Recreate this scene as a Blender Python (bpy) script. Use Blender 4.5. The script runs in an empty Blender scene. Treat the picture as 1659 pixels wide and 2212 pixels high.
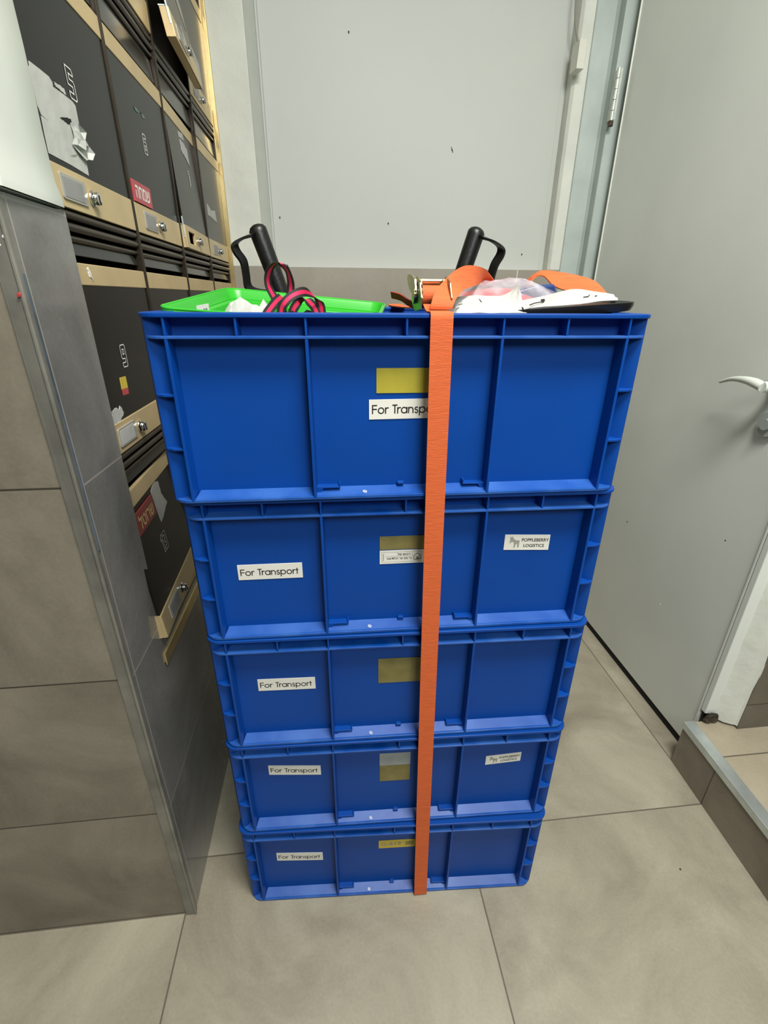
import bpy, bmesh, math, random
from mathutils import Vector, Matrix, noise
PI = math.pi
scene = bpy.context.scene
col = scene.collection

# ------------------------------------------------------------------ camera
cam_d = bpy.data.cameras.new('camera'); cam = bpy.data.objects.new('camera', cam_d); col.objects.link(cam)
scene.camera = cam
F_PX, PITCH, ROLL, CAM_Z, YAW = 1024.77, 0.4256, 0.0070, 1.1503, -0.1095
cam_d.sensor_fit = 'VERTICAL'; cam_d.sensor_height = 36.0; cam_d.lens = F_PX / 2212 * 36.0
cam_d.clip_start = 0.01
Rz = Matrix.Rotation(YAW, 3, 'Z')
fw = Rz @ Vector((0, math.cos(PITCH), -math.sin(PITCH))); up = Rz @ Vector((0, math.sin(PITCH), math.cos(PITCH))); rt = Rz @ Vector((1, 0, 0))
r2 = math.cos(ROLL) * rt + math.sin(ROLL) * up; u2 = math.cos(ROLL) * up - math.sin(ROLL) * rt
M = Matrix((r2, u2, -fw)).transposed().to_4x4(); M.translation = Vector((0, 0, CAM_Z)); cam.matrix_world = M

# ------------------------------------------------------------------ light
w = bpy.data.worlds.new('world'); scene.world = w; w.use_nodes = True
w.node_tree.nodes['Background'].inputs[0].default_value = (0.80, 0.88, 0.86, 1)
w.node_tree.nodes['Background'].inputs[1].default_value = 0.25
def area(name, loc, aim, sx, sy, power, color):
    d = bpy.data.lights.new(name, 'AREA'); d.shape = 'RECTANGLE'; d.size = sx; d.size_y = sy; d.energy = power; d.color = color
    o = bpy.data.objects.new(name, d); col.objects.link(o); o.location = loc
    o.rotation_euler = (Vector(aim) - Vector(loc)).to_track_quat('-Z', 'Y').to_euler(); return o
area('ceiling_lamp_light', (0.38, 0.00, 2.50), (0.30, 0.30, 0), 0.55, 0.45, 44.0, (1.0, 0.97, 0.90))
area('front_fill_light', (0.55, -1.35, 2.35), (0.30, 1.2, 1.1), 0.9, 0.7, 34.0, (0.94, 1.0, 0.98))  # added fill from behind the camera, no known source there
scene.view_settings.view_transform = 'Standard'; scene.view_settings.look = 'None'
scene.view_settings.exposure = 0.09; scene.view_settings.gamma = 1.0; scene.view_settings.use_curve_mapping = False

# ------------------------------------------------------------------ materials
def lin(c):
    return tuple(((v / 255) / 12.92 if v / 255 <= 0.04045 else ((v / 255 + 0.055) / 1.055) ** 2.4) for v in c)
def mat(name, rgb, rough=0.5, metal=0.0, var=0.0, scale=20.0, bump=0.0, bscale=60.0, rgb2=None, spec=None, trans=0.0, alpha=1.0, stretch=None, coat=0.0):
    m = bpy.data.materials.new(name); m.use_nodes = True; nt = m.node_tree; b = nt.nodes['Principled BSDF']
    b.inputs['Base Color'].default_value = (*rgb, 1); b.inputs['Roughness'].default_value = rough; b.inputs['Metallic'].default_value = metal
    if spec is not None: b.inputs['Specular IOR Level'].default_value = spec
    if trans: b.inputs['Transmission Weight'].default_value = trans
    if alpha < 1: b.inputs['Alpha'].default_value = alpha
    if coat: b.inputs['Coat Weight'].default_value = coat; b.inputs['Coat Roughness'].default_value = 0.1
    tc = nt.nodes.new('ShaderNodeTexCoord'); mp = nt.nodes.new('ShaderNodeMapping'); nt.links.new(tc.outputs['Object'], mp.inputs[0])
    if stretch: mp.inputs['Scale'].default_value = stretch
    if var or rgb2:
        n = nt.nodes.new('ShaderNodeTexNoise'); n.inputs['Scale'].default_value = scale; n.inputs['Detail'].default_value = 6; nt.links.new(mp.outputs[0], n.inputs[0])
        r = nt.nodes.new('ShaderNodeMapRange'); r.inputs[1].default_value = 0.35; r.inputs[2].default_value = 0.65; nt.links.new(n.outputs[0], r.inputs[0])
        x = nt.nodes.new('ShaderNodeMix'); x.data_type = 'RGBA'; nt.links.new(r.outputs[0], x.inputs[0])
        c2 = rgb2 or tuple(v * (1 + var) for v in rgb); c1 = rgb if rgb2 else tuple(v * (1 - var) for v in rgb)
        x.inputs[6].default_value = (*c1, 1); x.inputs[7].default_value = (*c2, 1); nt.links.new(x.outputs[2], b.inputs['Base Color'])
    if bump:
        n = nt.nodes.new('ShaderNodeTexNoise'); n.inputs['Scale'].default_value = bscale; n.inputs['Detail'].default_value = 4; nt.links.new(mp.outputs[0], n.inputs[0])
        k = nt.nodes.new('ShaderNodeBump'); k.inputs['Strength'].default_value = bump; k.inputs['Distance'].default_value = 0.01
        nt.links.new(n.outputs[0], k.inputs['Height']); nt.links.new(k.outputs[0], b.inputs['Normal'])
    return m
def tile_mat(name, c1, c2, grout, lines, gw, rough, patch=3.0, spec=0.5):
    """large format stone tile; lines = list of (axis, origin, pitch)"""
    m = bpy.data.materials.new(name); m.use_nodes = True; nt = m.node_tree; b = nt.nodes['Principled BSDF']
    g = nt.nodes.new('ShaderNodeNewGeometry'); s = nt.nodes.new('ShaderNodeSeparateXYZ'); nt.links.new(g.outputs['Position'], s.inputs[0])
    def math_(op, a, bb=None):
        n = nt.nodes.new('ShaderNodeMath'); n.operation = op
        for i, v in enumerate((a, bb)):
            if v is None: continue
            if isinstance(v, (int, float)): n.inputs[i].default_value = v
            else: nt.links.new(v, n.inputs[i])
        return n.outputs[0]
    mask = None; cells = []
    for ax, o, p in lines:
        v = math_('DIVIDE', math_('SUBTRACT', s.outputs[ax], o), p)
        fr = math_('FRACT', math_('ADD', v, 100.5)); d = math_('MULTIPLY', math_('ABSOLUTE', math_('SUBTRACT', fr, 0.5)), p)
        k = math_('LESS_THAN', d, gw / 2); mask = k if mask is None else math_('MAXIMUM', mask, k)
        cells.append(math_('FLOOR', v))
    n1 = nt.nodes.new('ShaderNodeTexNoise'); n1.inputs['Scale'].default_value = patch; n1.inputs['Detail'].default_value = 8; n1.inputs['Roughness'].default_value = 0.62; n1.inputs['Distortion'].default_value = 0.6
    off = nt.nodes.new('ShaderNodeCombineXYZ')
    for i, cc in enumerate(cells[:3]): nt.links.new(math_('MULTIPLY', cc, 3.7), off.inputs[i])
    va = nt.nodes.new('ShaderNodeVectorMath'); nt.links.new(g.outputs['Position'], va.inputs[0]); nt.links.new(off.outputs[0], va.inputs[1]); nt.links.new(va.outputs[0], n1.inputs[0])
    n2 = nt.nodes.new('ShaderNodeTexNoise'); n2.inputs['Scale'].default_value = 180; n2.inputs['Detail'].default_value = 2; nt.links.new(g.outputs['Position'], n2.inputs[0])
    r = nt.nodes.new('ShaderNodeMapRange'); r.inputs[1].default_value = 0.33; r.inputs[2].default_value = 0.67
    nt.links.new(math_('ADD', math_('MULTIPLY', n1.outputs[0], 0.86), math_('MULTIPLY', n2.outputs[0], 0.14)), r.inputs[0])
    x = nt.nodes.new('ShaderNodeMix'); x.data_type = 'RGBA'; nt.links.new(r.outputs[0], x.inputs[0]); x.inputs[6].default_value = (*c1, 1); x.inputs[7].default_value = (*c2, 1)
    y = nt.nodes.new('ShaderNodeMix'); y.data_type = 'RGBA'; nt.links.new(mask, y.inputs[0]); nt.links.new(x.outputs[2], y.inputs[6]); y.inputs[7].default_value = (*grout, 1)
    nt.links.new(y.outputs[2], b.inputs['Base Color'])
    nt.links.new(math_('ADD', math_('MULTIPLY', n1.outputs[0], 0.12), rough), b.inputs['Roughness'])
    b.inputs['Specular IOR Level'].default_value = spec
    k = nt.nodes.new('ShaderNodeBump'); k.inputs['Strength'].default_value = 0.25; k.inputs['Distance'].default_value = 0.002
    nt.links.new(math_('SUBTRACT', 1.0, mask), k.inputs['Height']); nt.links.new(k.outputs[0], b.inputs['Normal'])
    return m
GR = (0.09, 0.08, 0.062)
m_floor = tile_mat('floor stone tile', (0.245, 0.215, 0.160), (0.425, 0.395, 0.305), (0.13, 0.115, 0.085), [(0, -0.338, 0.612), (1, 0.690, 1.22)], 0.0032, 0.40, 4.0)
m_plat = tile_mat('landing stone tile', (0.32, 0.275, 0.20), (0.44, 0.39, 0.29), (0.13, 0.11, 0.08), [(0, 0.80, 0.612), (1, 0.708, 0.61)], 0.0035, 0.40, 4.0)
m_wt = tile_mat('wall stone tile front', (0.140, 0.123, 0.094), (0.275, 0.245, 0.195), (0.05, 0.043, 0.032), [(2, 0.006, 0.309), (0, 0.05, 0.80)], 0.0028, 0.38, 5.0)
m_ws = tile_mat('wall stone tile side', (0.125, 0.123, 0.115), (0.225, 0.222, 0.210), (0.32, 0.31, 0.28), [(2, 0.003, 0.309), (1, 0.60, 1.80)], 0.0025, 0.10, 5.0, 0.9)
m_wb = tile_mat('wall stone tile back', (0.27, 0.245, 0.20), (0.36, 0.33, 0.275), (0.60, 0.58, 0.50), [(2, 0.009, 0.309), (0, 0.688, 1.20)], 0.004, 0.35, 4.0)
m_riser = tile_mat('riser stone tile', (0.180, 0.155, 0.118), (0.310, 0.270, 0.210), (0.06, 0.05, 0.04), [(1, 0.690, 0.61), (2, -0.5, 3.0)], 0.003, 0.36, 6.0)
m_plaster = mat('white plaster', (0.60, 0.63, 0.58), 0.75, var=0.035, scale=3, bump=0.10, bscale=9)
m_plaster2 = mat('uneven cream plaster', (0.64, 0.655, 0.59), 0.7, var=0.05, scale=8, bump=0.30, bscale=22)
m_panelw = mat('smooth white board', (0.51, 0.53, 0.50), 0.55, var=0.025, scale=2.2, bump=0.03, bscale=6)
m_lobby = mat('dark lobby wall', (0.10, 0.09, 0.075), 0.6, var=0.1, scale=3)
m_ceil = mat('ceiling paint', (0.75, 0.76, 0.72), 0.85, var=0.02)
m_frame = mat('grey gloss painted jamb', (0.40, 0.455, 0.43), 0.34, var=0.07, scale=9, bump=0.16, bscale=14)
m_door = mat('pale grey painted door', (0.70, 0.735, 0.69), 0.38, var=0.05, scale=2.5, bump=0.04, bscale=4)
m_chip = mat('damaged dark mortar', (0.055, 0.042, 0.025), 0.9, var=0.6, scale=60, bump=0.8, bscale=80)
m_dark = mat('black shadow gap', (0.006, 0.006, 0.006), 0.9, var=0.1)
m_alu = mat('satin aluminium trim', (0.62, 0.68, 0.68), 0.38, metal=0.75, var=0.08, scale=30)
m_alu2 = mat('scuffed aluminium corner trim', (0.20, 0.195, 0.17), 0.42, metal=0.3, var=0.22, scale=14, bump=0.05)
m_bluefilm = mat('blue protective film residue', (0.13, 0.165, 0.21), 0.3, metal=0.3, var=0.3, scale=20)
m_brass = mat('pale brass anodised', (0.62, 0.47, 0.22), 0.30, metal=0.75, var=0.08, scale=25)
m_gold = mat('champagne anodised strip', (0.62, 0.48, 0.26), 0.42, metal=0.30, var=0.05, scale=18)
m_bronze = mat('dark bronze rail', (0.045, 0.035, 0.024), 0.30, metal=0.55, var=0.12, scale=30)
m_black = mat('black anodised door', (0.008, 0.008, 0.0075), 0.24, var=0.12, scale=10, spec=0.2)
m_flap = mat('glossy black flap', (0.014, 0.014, 0.013), 0.18, var=0.1, spec=0.4)
m_chrome = mat('chrome lock', (0.75, 0.76, 0.76), 0.10, metal=1.0, var=0.03)
m_clear = mat('frosted clear plastic', (0.34, 0.33, 0.29), 0.22, var=0.05)
m_paper = mat('white paper', (0.47, 0.48, 0.455), 0.65, var=0.05, scale=30, bump=0.12, bscale=40)
m_ink = mat('black print', (0.01, 0.01, 0.01), 0.5, var=0.1)
m_greyink = mat('grey print', (0.26, 0.26, 0.24), 0.6, var=0.25, scale=200)
m_red = mat('red name plate', (0.47, 0.06, 0.075), 0.4, var=0.06)
m_red2 = mat('dark red name plate', (0.22, 0.035, 0.03), 0.4, var=0.06)
m_goldink = mat('gold lettering', (0.65, 0.50, 0.22), 0.4, metal=0.3, var=0.05)
m_white = mat('white lettering', (0.82, 0.82, 0.78), 0.5, var=0.03)
m_yel = mat('yellow sticker', (0.62, 0.47, 0.06), 0.5, var=0.08, scale=60)
m_yel2 = mat('mustard label', (0.42, 0.36, 0.035), 0.5, var=0.06, scale=30)
m_yel3 = mat('worn ochre label', (0.20, 0.17, 0.055), 0.6, var=0.15, scale=40)
m_gryl = mat('faded grey label', (0.30, 0.32, 0.32), 0.6, var=0.1, scale=40)
m_green = mat('green plastic', (0.03, 0.42, 0.025), 0.34, var=0.03, scale=8)
m_blue = mat('blue polypropylene', (0.0005, 0.052, 0.295), 0.42, spec=0.28, var=0.04, scale=7, bump=0.03, bscale=30)
m_blue2 = mat('scuffed blue polypropylene', (0.0005, 0.056, 0.31), 0.42, scale=14, rgb2=(0.028, 0.11, 0.40), spec=0.35)
m_strap = mat('orange woven webbing', (0.64, 0.118, 0.028), 0.75, var=0.07, scale=90, bump=0.18, bscale=300, stretch=(0.3, 0.3, 3.0))
m_zinc = mat('yellow zinc plated steel', (0.70, 0.64, 0.40), 0.30, metal=1.0, var=0.15, scale=60)
m_foam = mat('black foam grip', (0.006, 0.006, 0.006), 0.40, var=0.1, bump=0.05, bscale=200)
m_blkpl = mat('black moulded plastic', (0.008, 0.008, 0.008), 0.30, var=0.1)
m_steel = mat('grey steel tube', (0.22, 0.23, 0.24), 0.30, metal=0.9, var=0.08)
m_rubber = mat('black rubber', (0.02, 0.02, 0.02), 0.8, var=0.1)
m_pink = mat('pink woven stripe', (0.80, 0.015, 0.10), 0.7, var=0.08, scale=150)
m_blkrib = mat('black woven ribbon', (0.018, 0.017, 0.016), 0.75, var=0.15, scale=150)
m_navy = mat('navy plastic pouch', (0.025, 0.05, 0.16), 0.22, var=0.3, scale=20)
m_rose = mat('red film packaging', (0.62, 0.07, 0.07), 0.4, var=0.25, scale=25)
m_film = bpy.data.materials.new('clear film'); m_film.use_nodes = True
def _film(m):
    nt = m.node_tree; nt.nodes.remove(nt.nodes['Principled BSDF']); out = nt.nodes['Material Output']
    t = nt.nodes.new('ShaderNodeBsdfTransparent'); t.inputs[0].default_value = (0.95, 0.93, 0.96, 1)
    g = nt.nodes.new('ShaderNodeBsdfGlossy'); g.inputs['Roughness'].default_value = 0.12; g.inputs[0].default_value = (1, 1, 1, 1)
    d = nt.nodes.new('ShaderNodeBsdfDiffuse'); d.inputs[0].default_value = (0.80, 0.74, 0.80, 1)
    n = nt.nodes.new('ShaderNodeTexNoise'); n.inputs['Scale'].default_value = 35
    tc = nt.nodes.new('ShaderNodeTexCoord'); nt.links.new(tc.outputs['Object'], n.inputs[0])
    r = nt.nodes.new('ShaderNodeMapRange'); r.inputs[1].default_value = 0.35; r.inputs[2].default_value = 0.7; r.inputs[3].default_value = 0.20; r.inputs[4].default_value = 0.62; nt.links.new(n.outputs[0], r.inputs[0])
    a = nt.nodes.new('ShaderNodeMixShader'); a.inputs[0].default_value = 0.35; nt.links.new(d.outputs[0], a.inputs[1]); nt.links.new(g.outputs[0], a.inputs[2])
    b = nt.nodes.new('ShaderNodeMixShader'); nt.links.new(r.outputs[0], b.inputs[0]); nt.links.new(t.outputs[0], b.inputs[1]); nt.links.new(a.outputs[0], b.inputs[2]); nt.links.new(b.outputs[0], out.inputs[0])
_film(m_film)

# ------------------------------------------------------------------ mesh helpers
class MB:
    """collects shapes; build() links them as ONE mesh object"""
    def __init__(s, T=None): s.v = []; s.f = []; s.mi = []; s.T = T
    def add(s, vs, fs, mi=0):
        n = len(s.v)
        for q in vs:
            q = Vector(q); s.v.append(s.T(q) if s.T else q)
        for q in fs: s.f.append([i + n for i in q]); s.mi.append(mi)
        return s
    def box(s, x0, x1, y0, y1, z0, z1, mi=0):
        return s.add([(x0, y0, z0), (x1, y0, z0), (x1, y1, z0), (x0, y1, z0), (x0, y0, z1), (x1, y0, z1), (x1, y1, z1), (x0, y1, z1)],
                     [(0, 3, 2, 1), (4, 5, 6, 7), (0, 1, 5, 4), (1, 2, 6, 5), (2, 3, 7, 6), (3, 0, 4, 7)], mi)
    def prism(s, pts, axis, a, b, mi=0):
        def P(p, t):
            return ((t, p[0], p[1]), (p[0], t, p[1]), (p[0], p[1], t))[axis]
        n = len(pts); vs = [P(p, a) for p in pts] + [P(p, b) for p in pts]
        return s.add(vs, [tuple(range(n))[::-1], tuple(range(n, 2 * n))] + [(i, (i + 1) % n, n + (i + 1) % n, n + i) for i in range(n)], mi)
    def loft(s, rings, closed=True, cap=False, mi=0):
        n = len(rings[0]); vs = [q for r in rings for q in r]; fs = []
        for k in range(len(rings) - 1):
            for i in range(n if closed else n - 1):
                j = (i + 1) % n; fs.append((k * n + i, k * n + j, (k + 1) * n + j, (k + 1) * n + i))
        if cap: fs.append(tuple(range(n))[::-1]); fs.append(tuple(range((len(rings) - 1) * n, len(rings) * n)))
        return s.add(vs, fs, mi)
    def tube(s, pts, r, n=12, cap=True, flat=None, mi=0):
        pts = [Vector(p) for p in pts]; rings = []; rr = r if isinstance(r, (list, tuple)) else [r] * len(pts)
        ref = Vector((0.13, 0.21, 0.97)); prev = None
        for i, p in enumerate(pts):
            t = (pts[min(i + 1, len(pts) - 1)] - pts[max(i - 1, 0)]).normalized()
            a = (prev - t * prev.dot(t)) if prev is not None else t.cross(ref)
            if a.length < 1e-6: a = t.orthogonal()
            a.normalize(); prev = a; b = t.cross(a)
            rings.append([p + (a * math.cos(2 * PI * k / n) + b * math.sin(2 * PI * k / n)) * rr[i] for k in range(n)])
        return s.loft(rings, True, cap, mi)
    def cyl(s, c, axis, r, h, n=24, mi=0):
        c = Vector(c); a = Vector(axis).normalized(); return s.tube([c, c + a * h], r, n, True, mi=mi)
    def strip(s, cl, wd, width, thick=0.0008, mats=(0,), nseg=None):
        """a flat band: cl centre points, wd width directions; split across its width by mats"""
        cl = [Vector(p) for p in cl]; wd = [Vector(q).normalized() for q in wd]; k = len(mats); n = len(cl)
        fr = [(-0.5 + i / k) for i in range(k + 1)] if k != 3 else [-0.5, -0.20, 0.20, 0.5]
        nr = []
        for i in range(n):
            t = (cl[min(i + 1, n - 1)] - cl[max(i - 1, 0)]).normalized(); nr.append(t.cross(wd[i]).normalized() * thick)
        W = width if isinstance(width, (list, tuple)) else [width] * n
        for q in range(k):
            for sgn in (1, -1):
                rows = [[cl[i] + wd[i] * W[i] * fr[q] + nr[i] * sgn, cl[i] + wd[i] * W[i] * fr[q + 1] + nr[i] * sgn] for i in range(n)]
                s.loft(rows, False, False, mats[q])
        for e in (0, k):
            s.loft([[cl[i] + wd[i] * W[i] * fr[e] + nr[i], cl[i] + wd[i] * W[i] * fr[e] - nr[i]] for i in range(n)], False, False, mats[min(e, k - 1)])
        return s
    def build(s, name, m, parent=None, smooth=False, bevel=0.0, seg=2, loc=None):
        me = bpy.data.meshes.new(name); o0 = Vector(loc) if loc is not None else Vector((0, 0, 0))
        me.from_pydata([v - o0 for v in s.v], [], s.f)
        for mm in (m if isinstance(m, (list, tuple)) else [m]): me.materials.append(mm)
        for p, i in zip(me.polygons, s.mi): p.material_index = i
        bm = bmesh.new(); bm.from_mesh(me); bmesh.ops.remove_doubles(bm, verts=bm.verts, dist=1e-6); bmesh.ops.recalc_face_normals(bm, faces=bm.faces); bm.to_mesh(me); bm.free()
        if smooth:
            for p in me.polygons: p.use_smooth = True
            me.set_sharp_from_angle(angle=math.radians(38))
        o = bpy.data.objects.new(name, me); col.objects.link(o); o.location = o0
        if parent is not None: o.parent = parent
        if bevel:
            b = o.modifiers.new('bevel', 'BEVEL'); b.width = bevel; b.segments = seg; b.limit_method = 'ANGLE'; b.angle_limit = math.radians(50)
        return o
def smoothpts(P, k=6):
    P = [Vector(p) for p in P]; out = []
    for i in range(len(P) - 1):
        a, b, c, d = P[max(i - 1, 0)], P[i], P[i + 1], P[min(i + 2, len(P) - 1)]
        for j in range(k):
            t = j / k; out.append(0.5 * ((2 * b) + (c - a) * t + (2 * a - 5 * b + 4 * c - d) * t * t + (3 * b - a - 3 * c + d) * t ** 3))
    out.append(P[-1]); return out
def rrect(x0, x1, y0, y1, r, k=6):
    out = []
    for cx, cy, a0 in ((x1 - r, y0 + r, -90), (x1 - r, y1 - r, 0), (x0 + r, y1 - r, 90), (x0 + r, y0 + r, 180)):
        for i in range(k + 1):
            a = math.radians(a0 + 90 * i / k); out.append((cx + r * math.cos(a), cy + r * math.sin(a)))
    return out
def tag(o, label=None, cat=None, group=None, kind=None):
    if label: o['label'] = label
    if cat: o['category'] = cat
    if group: o['group'] = group
    if kind: o['kind'] = kind
    return o
def thing(name, label, cat, loc=(0, 0, 0), rz=0, group=None):
    o = bpy.data.objects.new(name, None); o.empty_display_size = 0.05; col.objects.link(o); o.location = loc; o.rotation_euler = (0, 0, rz)
    return tag(o, label, cat, group)
def struct(mb, name, m, bevel=0.0, smooth=False):
    return tag(mb.build(name, m, None, smooth, bevel), kind='structure')
def local_child(mb, name, m, parent, **kw):
    """parts given in world coordinates under an Empty with a plain offset"""
    l = parent.location.copy()
    o = mb.build(name, m, None, loc=l, **kw); o.location = (0, 0, 0); o.parent = parent; return o
def text_mesh(body, size, shear=0.0, outline=0.0, bold=0.0, spacing=1.0, align='CENTER'):
    c = bpy.data.curves.new('lettering', 'FONT'); c.body = body; c.size = size; c.shear = shear; c.align_x = align; c.align_y = 'CENTER'; c.resolution_u = 3
    c.space_character = spacing; c.offset = bold
    if outline: c.fill_mode = 'NONE'; c.bevel_depth = outline; c.bevel_resolution = 1
    o = bpy.data.objects.new('tmp', c); col.objects.link(o); bpy.context.view_layer.update()
    me = bpy.data.meshes.new_from_object(o.evaluated_get(bpy.context.evaluated_depsgraph_get()))
    vs = [v.co.copy() for v in me.vertices]; fs = [tuple(p.vertices) for p in me.polygons]
    bpy.data.objects.remove(o); bpy.data.curves.remove(c); bpy.data.meshes.remove(me)
    return vs, fs
def put_text(mb, body, size, place, width=None, **kw):
    """place(x, y) -> 3D point"""
    vs, fs = text_mesh(body, size, **kw)
    if not vs: return
    x0 = min(v.x for v in vs); x1 = max(v.x for v in vs); y0 = min(v.y for v in vs); y1 = max(v.y for v in vs)
    sx = width / (x1 - x0) if width else 1
    mb.add([place((v.x - (x0 + x1) / 2) * sx, v.y - (y0 + y1) / 2, v.z) for v in vs], fs)

# ------------------------------------------------------------------ room shell
XW = -0.318                       # left wall face
b = MB(); b.box(-1.8, 2.2, -1.8, 2.1, -0.05, 0.0); struct(b, 'floor', m_floor)
b = MB(); b.box(-1.8, 2.2, -1.8, 2.1, 2.60, 2.65); struct(b, 'ceiling', m_ceil)
# left wall: tiled block with its front and side face, white plaster above
b = MB()
b.add([(-1.8, 0.583, 0), (XW, 0.583, 0), (XW, 0.583, 1.243), (-1.8, 0.583, 1.243)], [(0, 1, 2, 3)], 0)
b.add([(XW, 0.583, 0), (XW, 2.0, 0), (XW, 2.0, 0.578), (XW, 0.722, 0.578), (XW, 0.722, 1.243), (XW, 0.583, 1.243)], [(0, 1, 2, 3, 4, 5)], 1)
b.add([(XW, 0.722, 0.578), (XW, 0.722, 1.243), (-0.42, 0.722, 1.243), (-0.42, 0.722, 0.578)], [(0, 1, 2, 3)], 1)
b.add([(XW, 0.722, 0.578), (XW, 2.0, 0.578), (-0.42, 2.0, 0.578), (-0.42, 0.722, 0.578)], [(0, 1, 2, 3)], 1)
struct(b, 'wall_left', [m_wt, m_ws])
b = MB()
pts = [(-1.8, 0.578)] + [(XW - 0.004 + 0.009 * math.sin(math.radians(a)), 0.587 - 0.009 * math.cos(math.radians(a))) for a in range(0, 91, 15)] + \
      [(XW + 0.003, 0.66), (XW + 0.001, 0.712), (XW - 0.003, 0.719), (XW - 0.01, 0.722), (-0.42, 0.722)]
rings = []
for k in range(25):
    z = 1.246 + (2.60 - 1.246) * (k / 24) ** 1.6
    rings.append([(x + (0.0025 * noise.noise((x * 9, y * 9, z * 11)) if abs(x) < 0.40 else 0) + (0.003 if k < 2 else 0), y, z) for x, y in pts])
b.loft(rings, False); b.add([(x, y, 1.246) for x, y in pts] + [(-1.8, 0.722, 1.246)], [tuple(range(len(pts) + 1))]); struct(b, 'wall_left_upper', m_plaster, smooth=True)
b = MB(); b.box(-0.44, -0.42, 0.70, 2.0, 0.5, 2.6); struct(b, 'wall_left_niche', m_dark)
b = MB(); b.box(-1.85, -1.8, -1.8, 0.6, 0, 2.6); struct(b, 'wall_left_far', m_lobby)
# corner trim of scuffed aluminium
b = MB(); b.box(XW - 0.017, XW + 0.0015, 0.5805, 0.5825, 0, 1.243); b.box(XW, XW + 0.0015, 0.5805, 0.591, 0, 1.243)
b.tube([(XW + 0.001, 0.5815, 0.0), (XW + 0.001, 0.5815, 1.235)], 0.0028, 10)
struct(b, 'trim_1', m_alu2, 0.0006)
b = MB(); b.box(XW + 0.0012, XW + 0.0022, 0.591, 0.5945, 0.84, 1.17); o = struct(b, 'trim_2', m_bluefilm)
# back wall: tile band, pillars and recessed board above
b = MB(); b.box(-0.45, 0.852, 1.87, 2.05, 0, 1.243); struct(b, 'wall_back', m_wb)
b = MB()
b.prism([(-0.45, 1.872), (-0.212, 1.872), (-0.212, 2.05), (-0.45, 2.05)], 2, 1.2431, 2.6)
b.prism([(0.804, 2.05), (0.804, 1.925), (0.804, 1.885), (0.812, 1.873), (0.852, 1.872), (0.852, 2.05)], 2, 1.2431, 2.6)
struct(b, 'wall_back_upper', m_plaster2, 0.003)
b = MB(); b.prism([(-0.2118, 1.8735), (-0.186, 1.9235), (-0.186, 2.04), (-0.2118, 2.04)], 2, 1.2431, 2.6); struct(b, 'trim_15', mat('reveal strip with painted shade', (0.50, 0.52, 0.48), 0.5, var=0.03))  # slanted reveal, its shade put into a greyer colour
b = MB(); b.box(-0.186, 0.804, 1.925, 2.05, 1.2431, 2.6); b.box(-0.178, 0.786, 1.920, 1.930, 1.2431, 2.58)
struct(b, 'wall_back_board', m_panelw, 0.002)
b = MB(); b.box(0.852, 1.2, 1.905, 2.05, 0, 2.6); struct(b, 'wall_back_right', m_plaster)
# right side: door jambs, door, return wall
XD = 0.940
b = MB(); b.prism([(0.846, 1.866), (0.905, 1.858), (0.912, 1.850), (0.912, 1.815), (0.935, 1.812), (0.99, 1.812), (0.99, 1.96), (0.846, 1.96)], 2, 0, 2.6)
struct(b, 'trim_3', m_frame, 0.003)
d = bpy.data.objects.new('door_1', None); col.objects.link(d); d.location = (XD, 1.77, 0); tag(d, kind='structure')
b = MB(); b.box(XD, XD + 0.045, 0.832, 1.780, 0.024, 2.42); local_child(b, 'leaf', m_door, d, bevel=0.002)
b = MB(); b.box(XD - 0.003, XD + 0.001, 1.7755, 1.7795, 0.016, 2.42); local_child(b, 'edge_strip', mat('bare bright door edge', (0.85, 0.87, 0.80), 0.3, metal=0.2, var=0.03), d)
b = MB(); b.box(XD - 0.004, XD + 0.002, 0.8335, 0.8375, 0.04, 2.42); local_child(b, 'meeting_strip', m_door, d)
h = MB(); hx, hy = XD - 0.030, 1.790
for k in range(5):
    z = 1.662 + k * 0.0262; h.cyl((hx, hy, z), (0, 0, 1), 0.0062, 0.0242, 14)
h.box(hx, hx + 0.010, hy - 0.004, hy + 0.001, 1.665, 1.79); h.box(hx - 0.001, hx + 0.001, hy, 1.815, 1.665, 1.79)
local_child(h, 'hinge', mat('painted steel hinge', (0.58, 0.62, 0.56), 0.28, metal=0.3, var=0.15, scale=60), d, smooth=True)
b = MB(); b.cyl((hx, hy, 1.648), (0, 0, 1), 0.0075, 0.014, 12); local_child(b, 'hinge_pin', m_chip, d, smooth=True)
# lever handle
L = smoothpts([(XD - 0.050, 0.915, 0.985), (XD - 0.052, 0.935, 0.990), (XD - 0.052, 0.965, 0.992), (XD - 0.050, 1.000, 0.988), (XD - 0.046, 1.035, 0.976)], 5)
b = MB(); b.tube([(p.x, p.y, p.z) for p in L], [0.010] * 6 + [0.0095, 0.009, 0.0085, 0.008, 0.0075, 0.007, 0.0065, 0.006, 0.0055, 0.005, 0.0045, 0.0042, 0.0038, 0.0035, 0.003][:len(L) - 6], 12)
b.cyl((XD, 0.915, 0.985), (-1, 0, 0), 0.011, 0.052, 16); b.cyl((XD, 0.915, 0.985), (-1, 0, 0), 0.026, 0.008, 24)
hd = local_child(b, 'lever_handle', mat('pale grey enamelled lever', (0.66, 0.70, 0.64), 0.3, var=0.04), d, smooth=True); hd['label'] = 'pale lever handle near the right picture edge'
b = MB(); b.cyl((XD, 0.915, 0.905), (-1, 0, 0), 0.026, 0.010, 24); b.cyl((XD - 0.010, 0.915, 0.905), (-1, 0, 0), 0.012, 0.008, 18)
local_child(b, 'lock_rose', mat('grey lock rose', (0.40, 0.45, 0.44), 0.3, metal=0.3, var=0.05), d, smooth=True)
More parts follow.
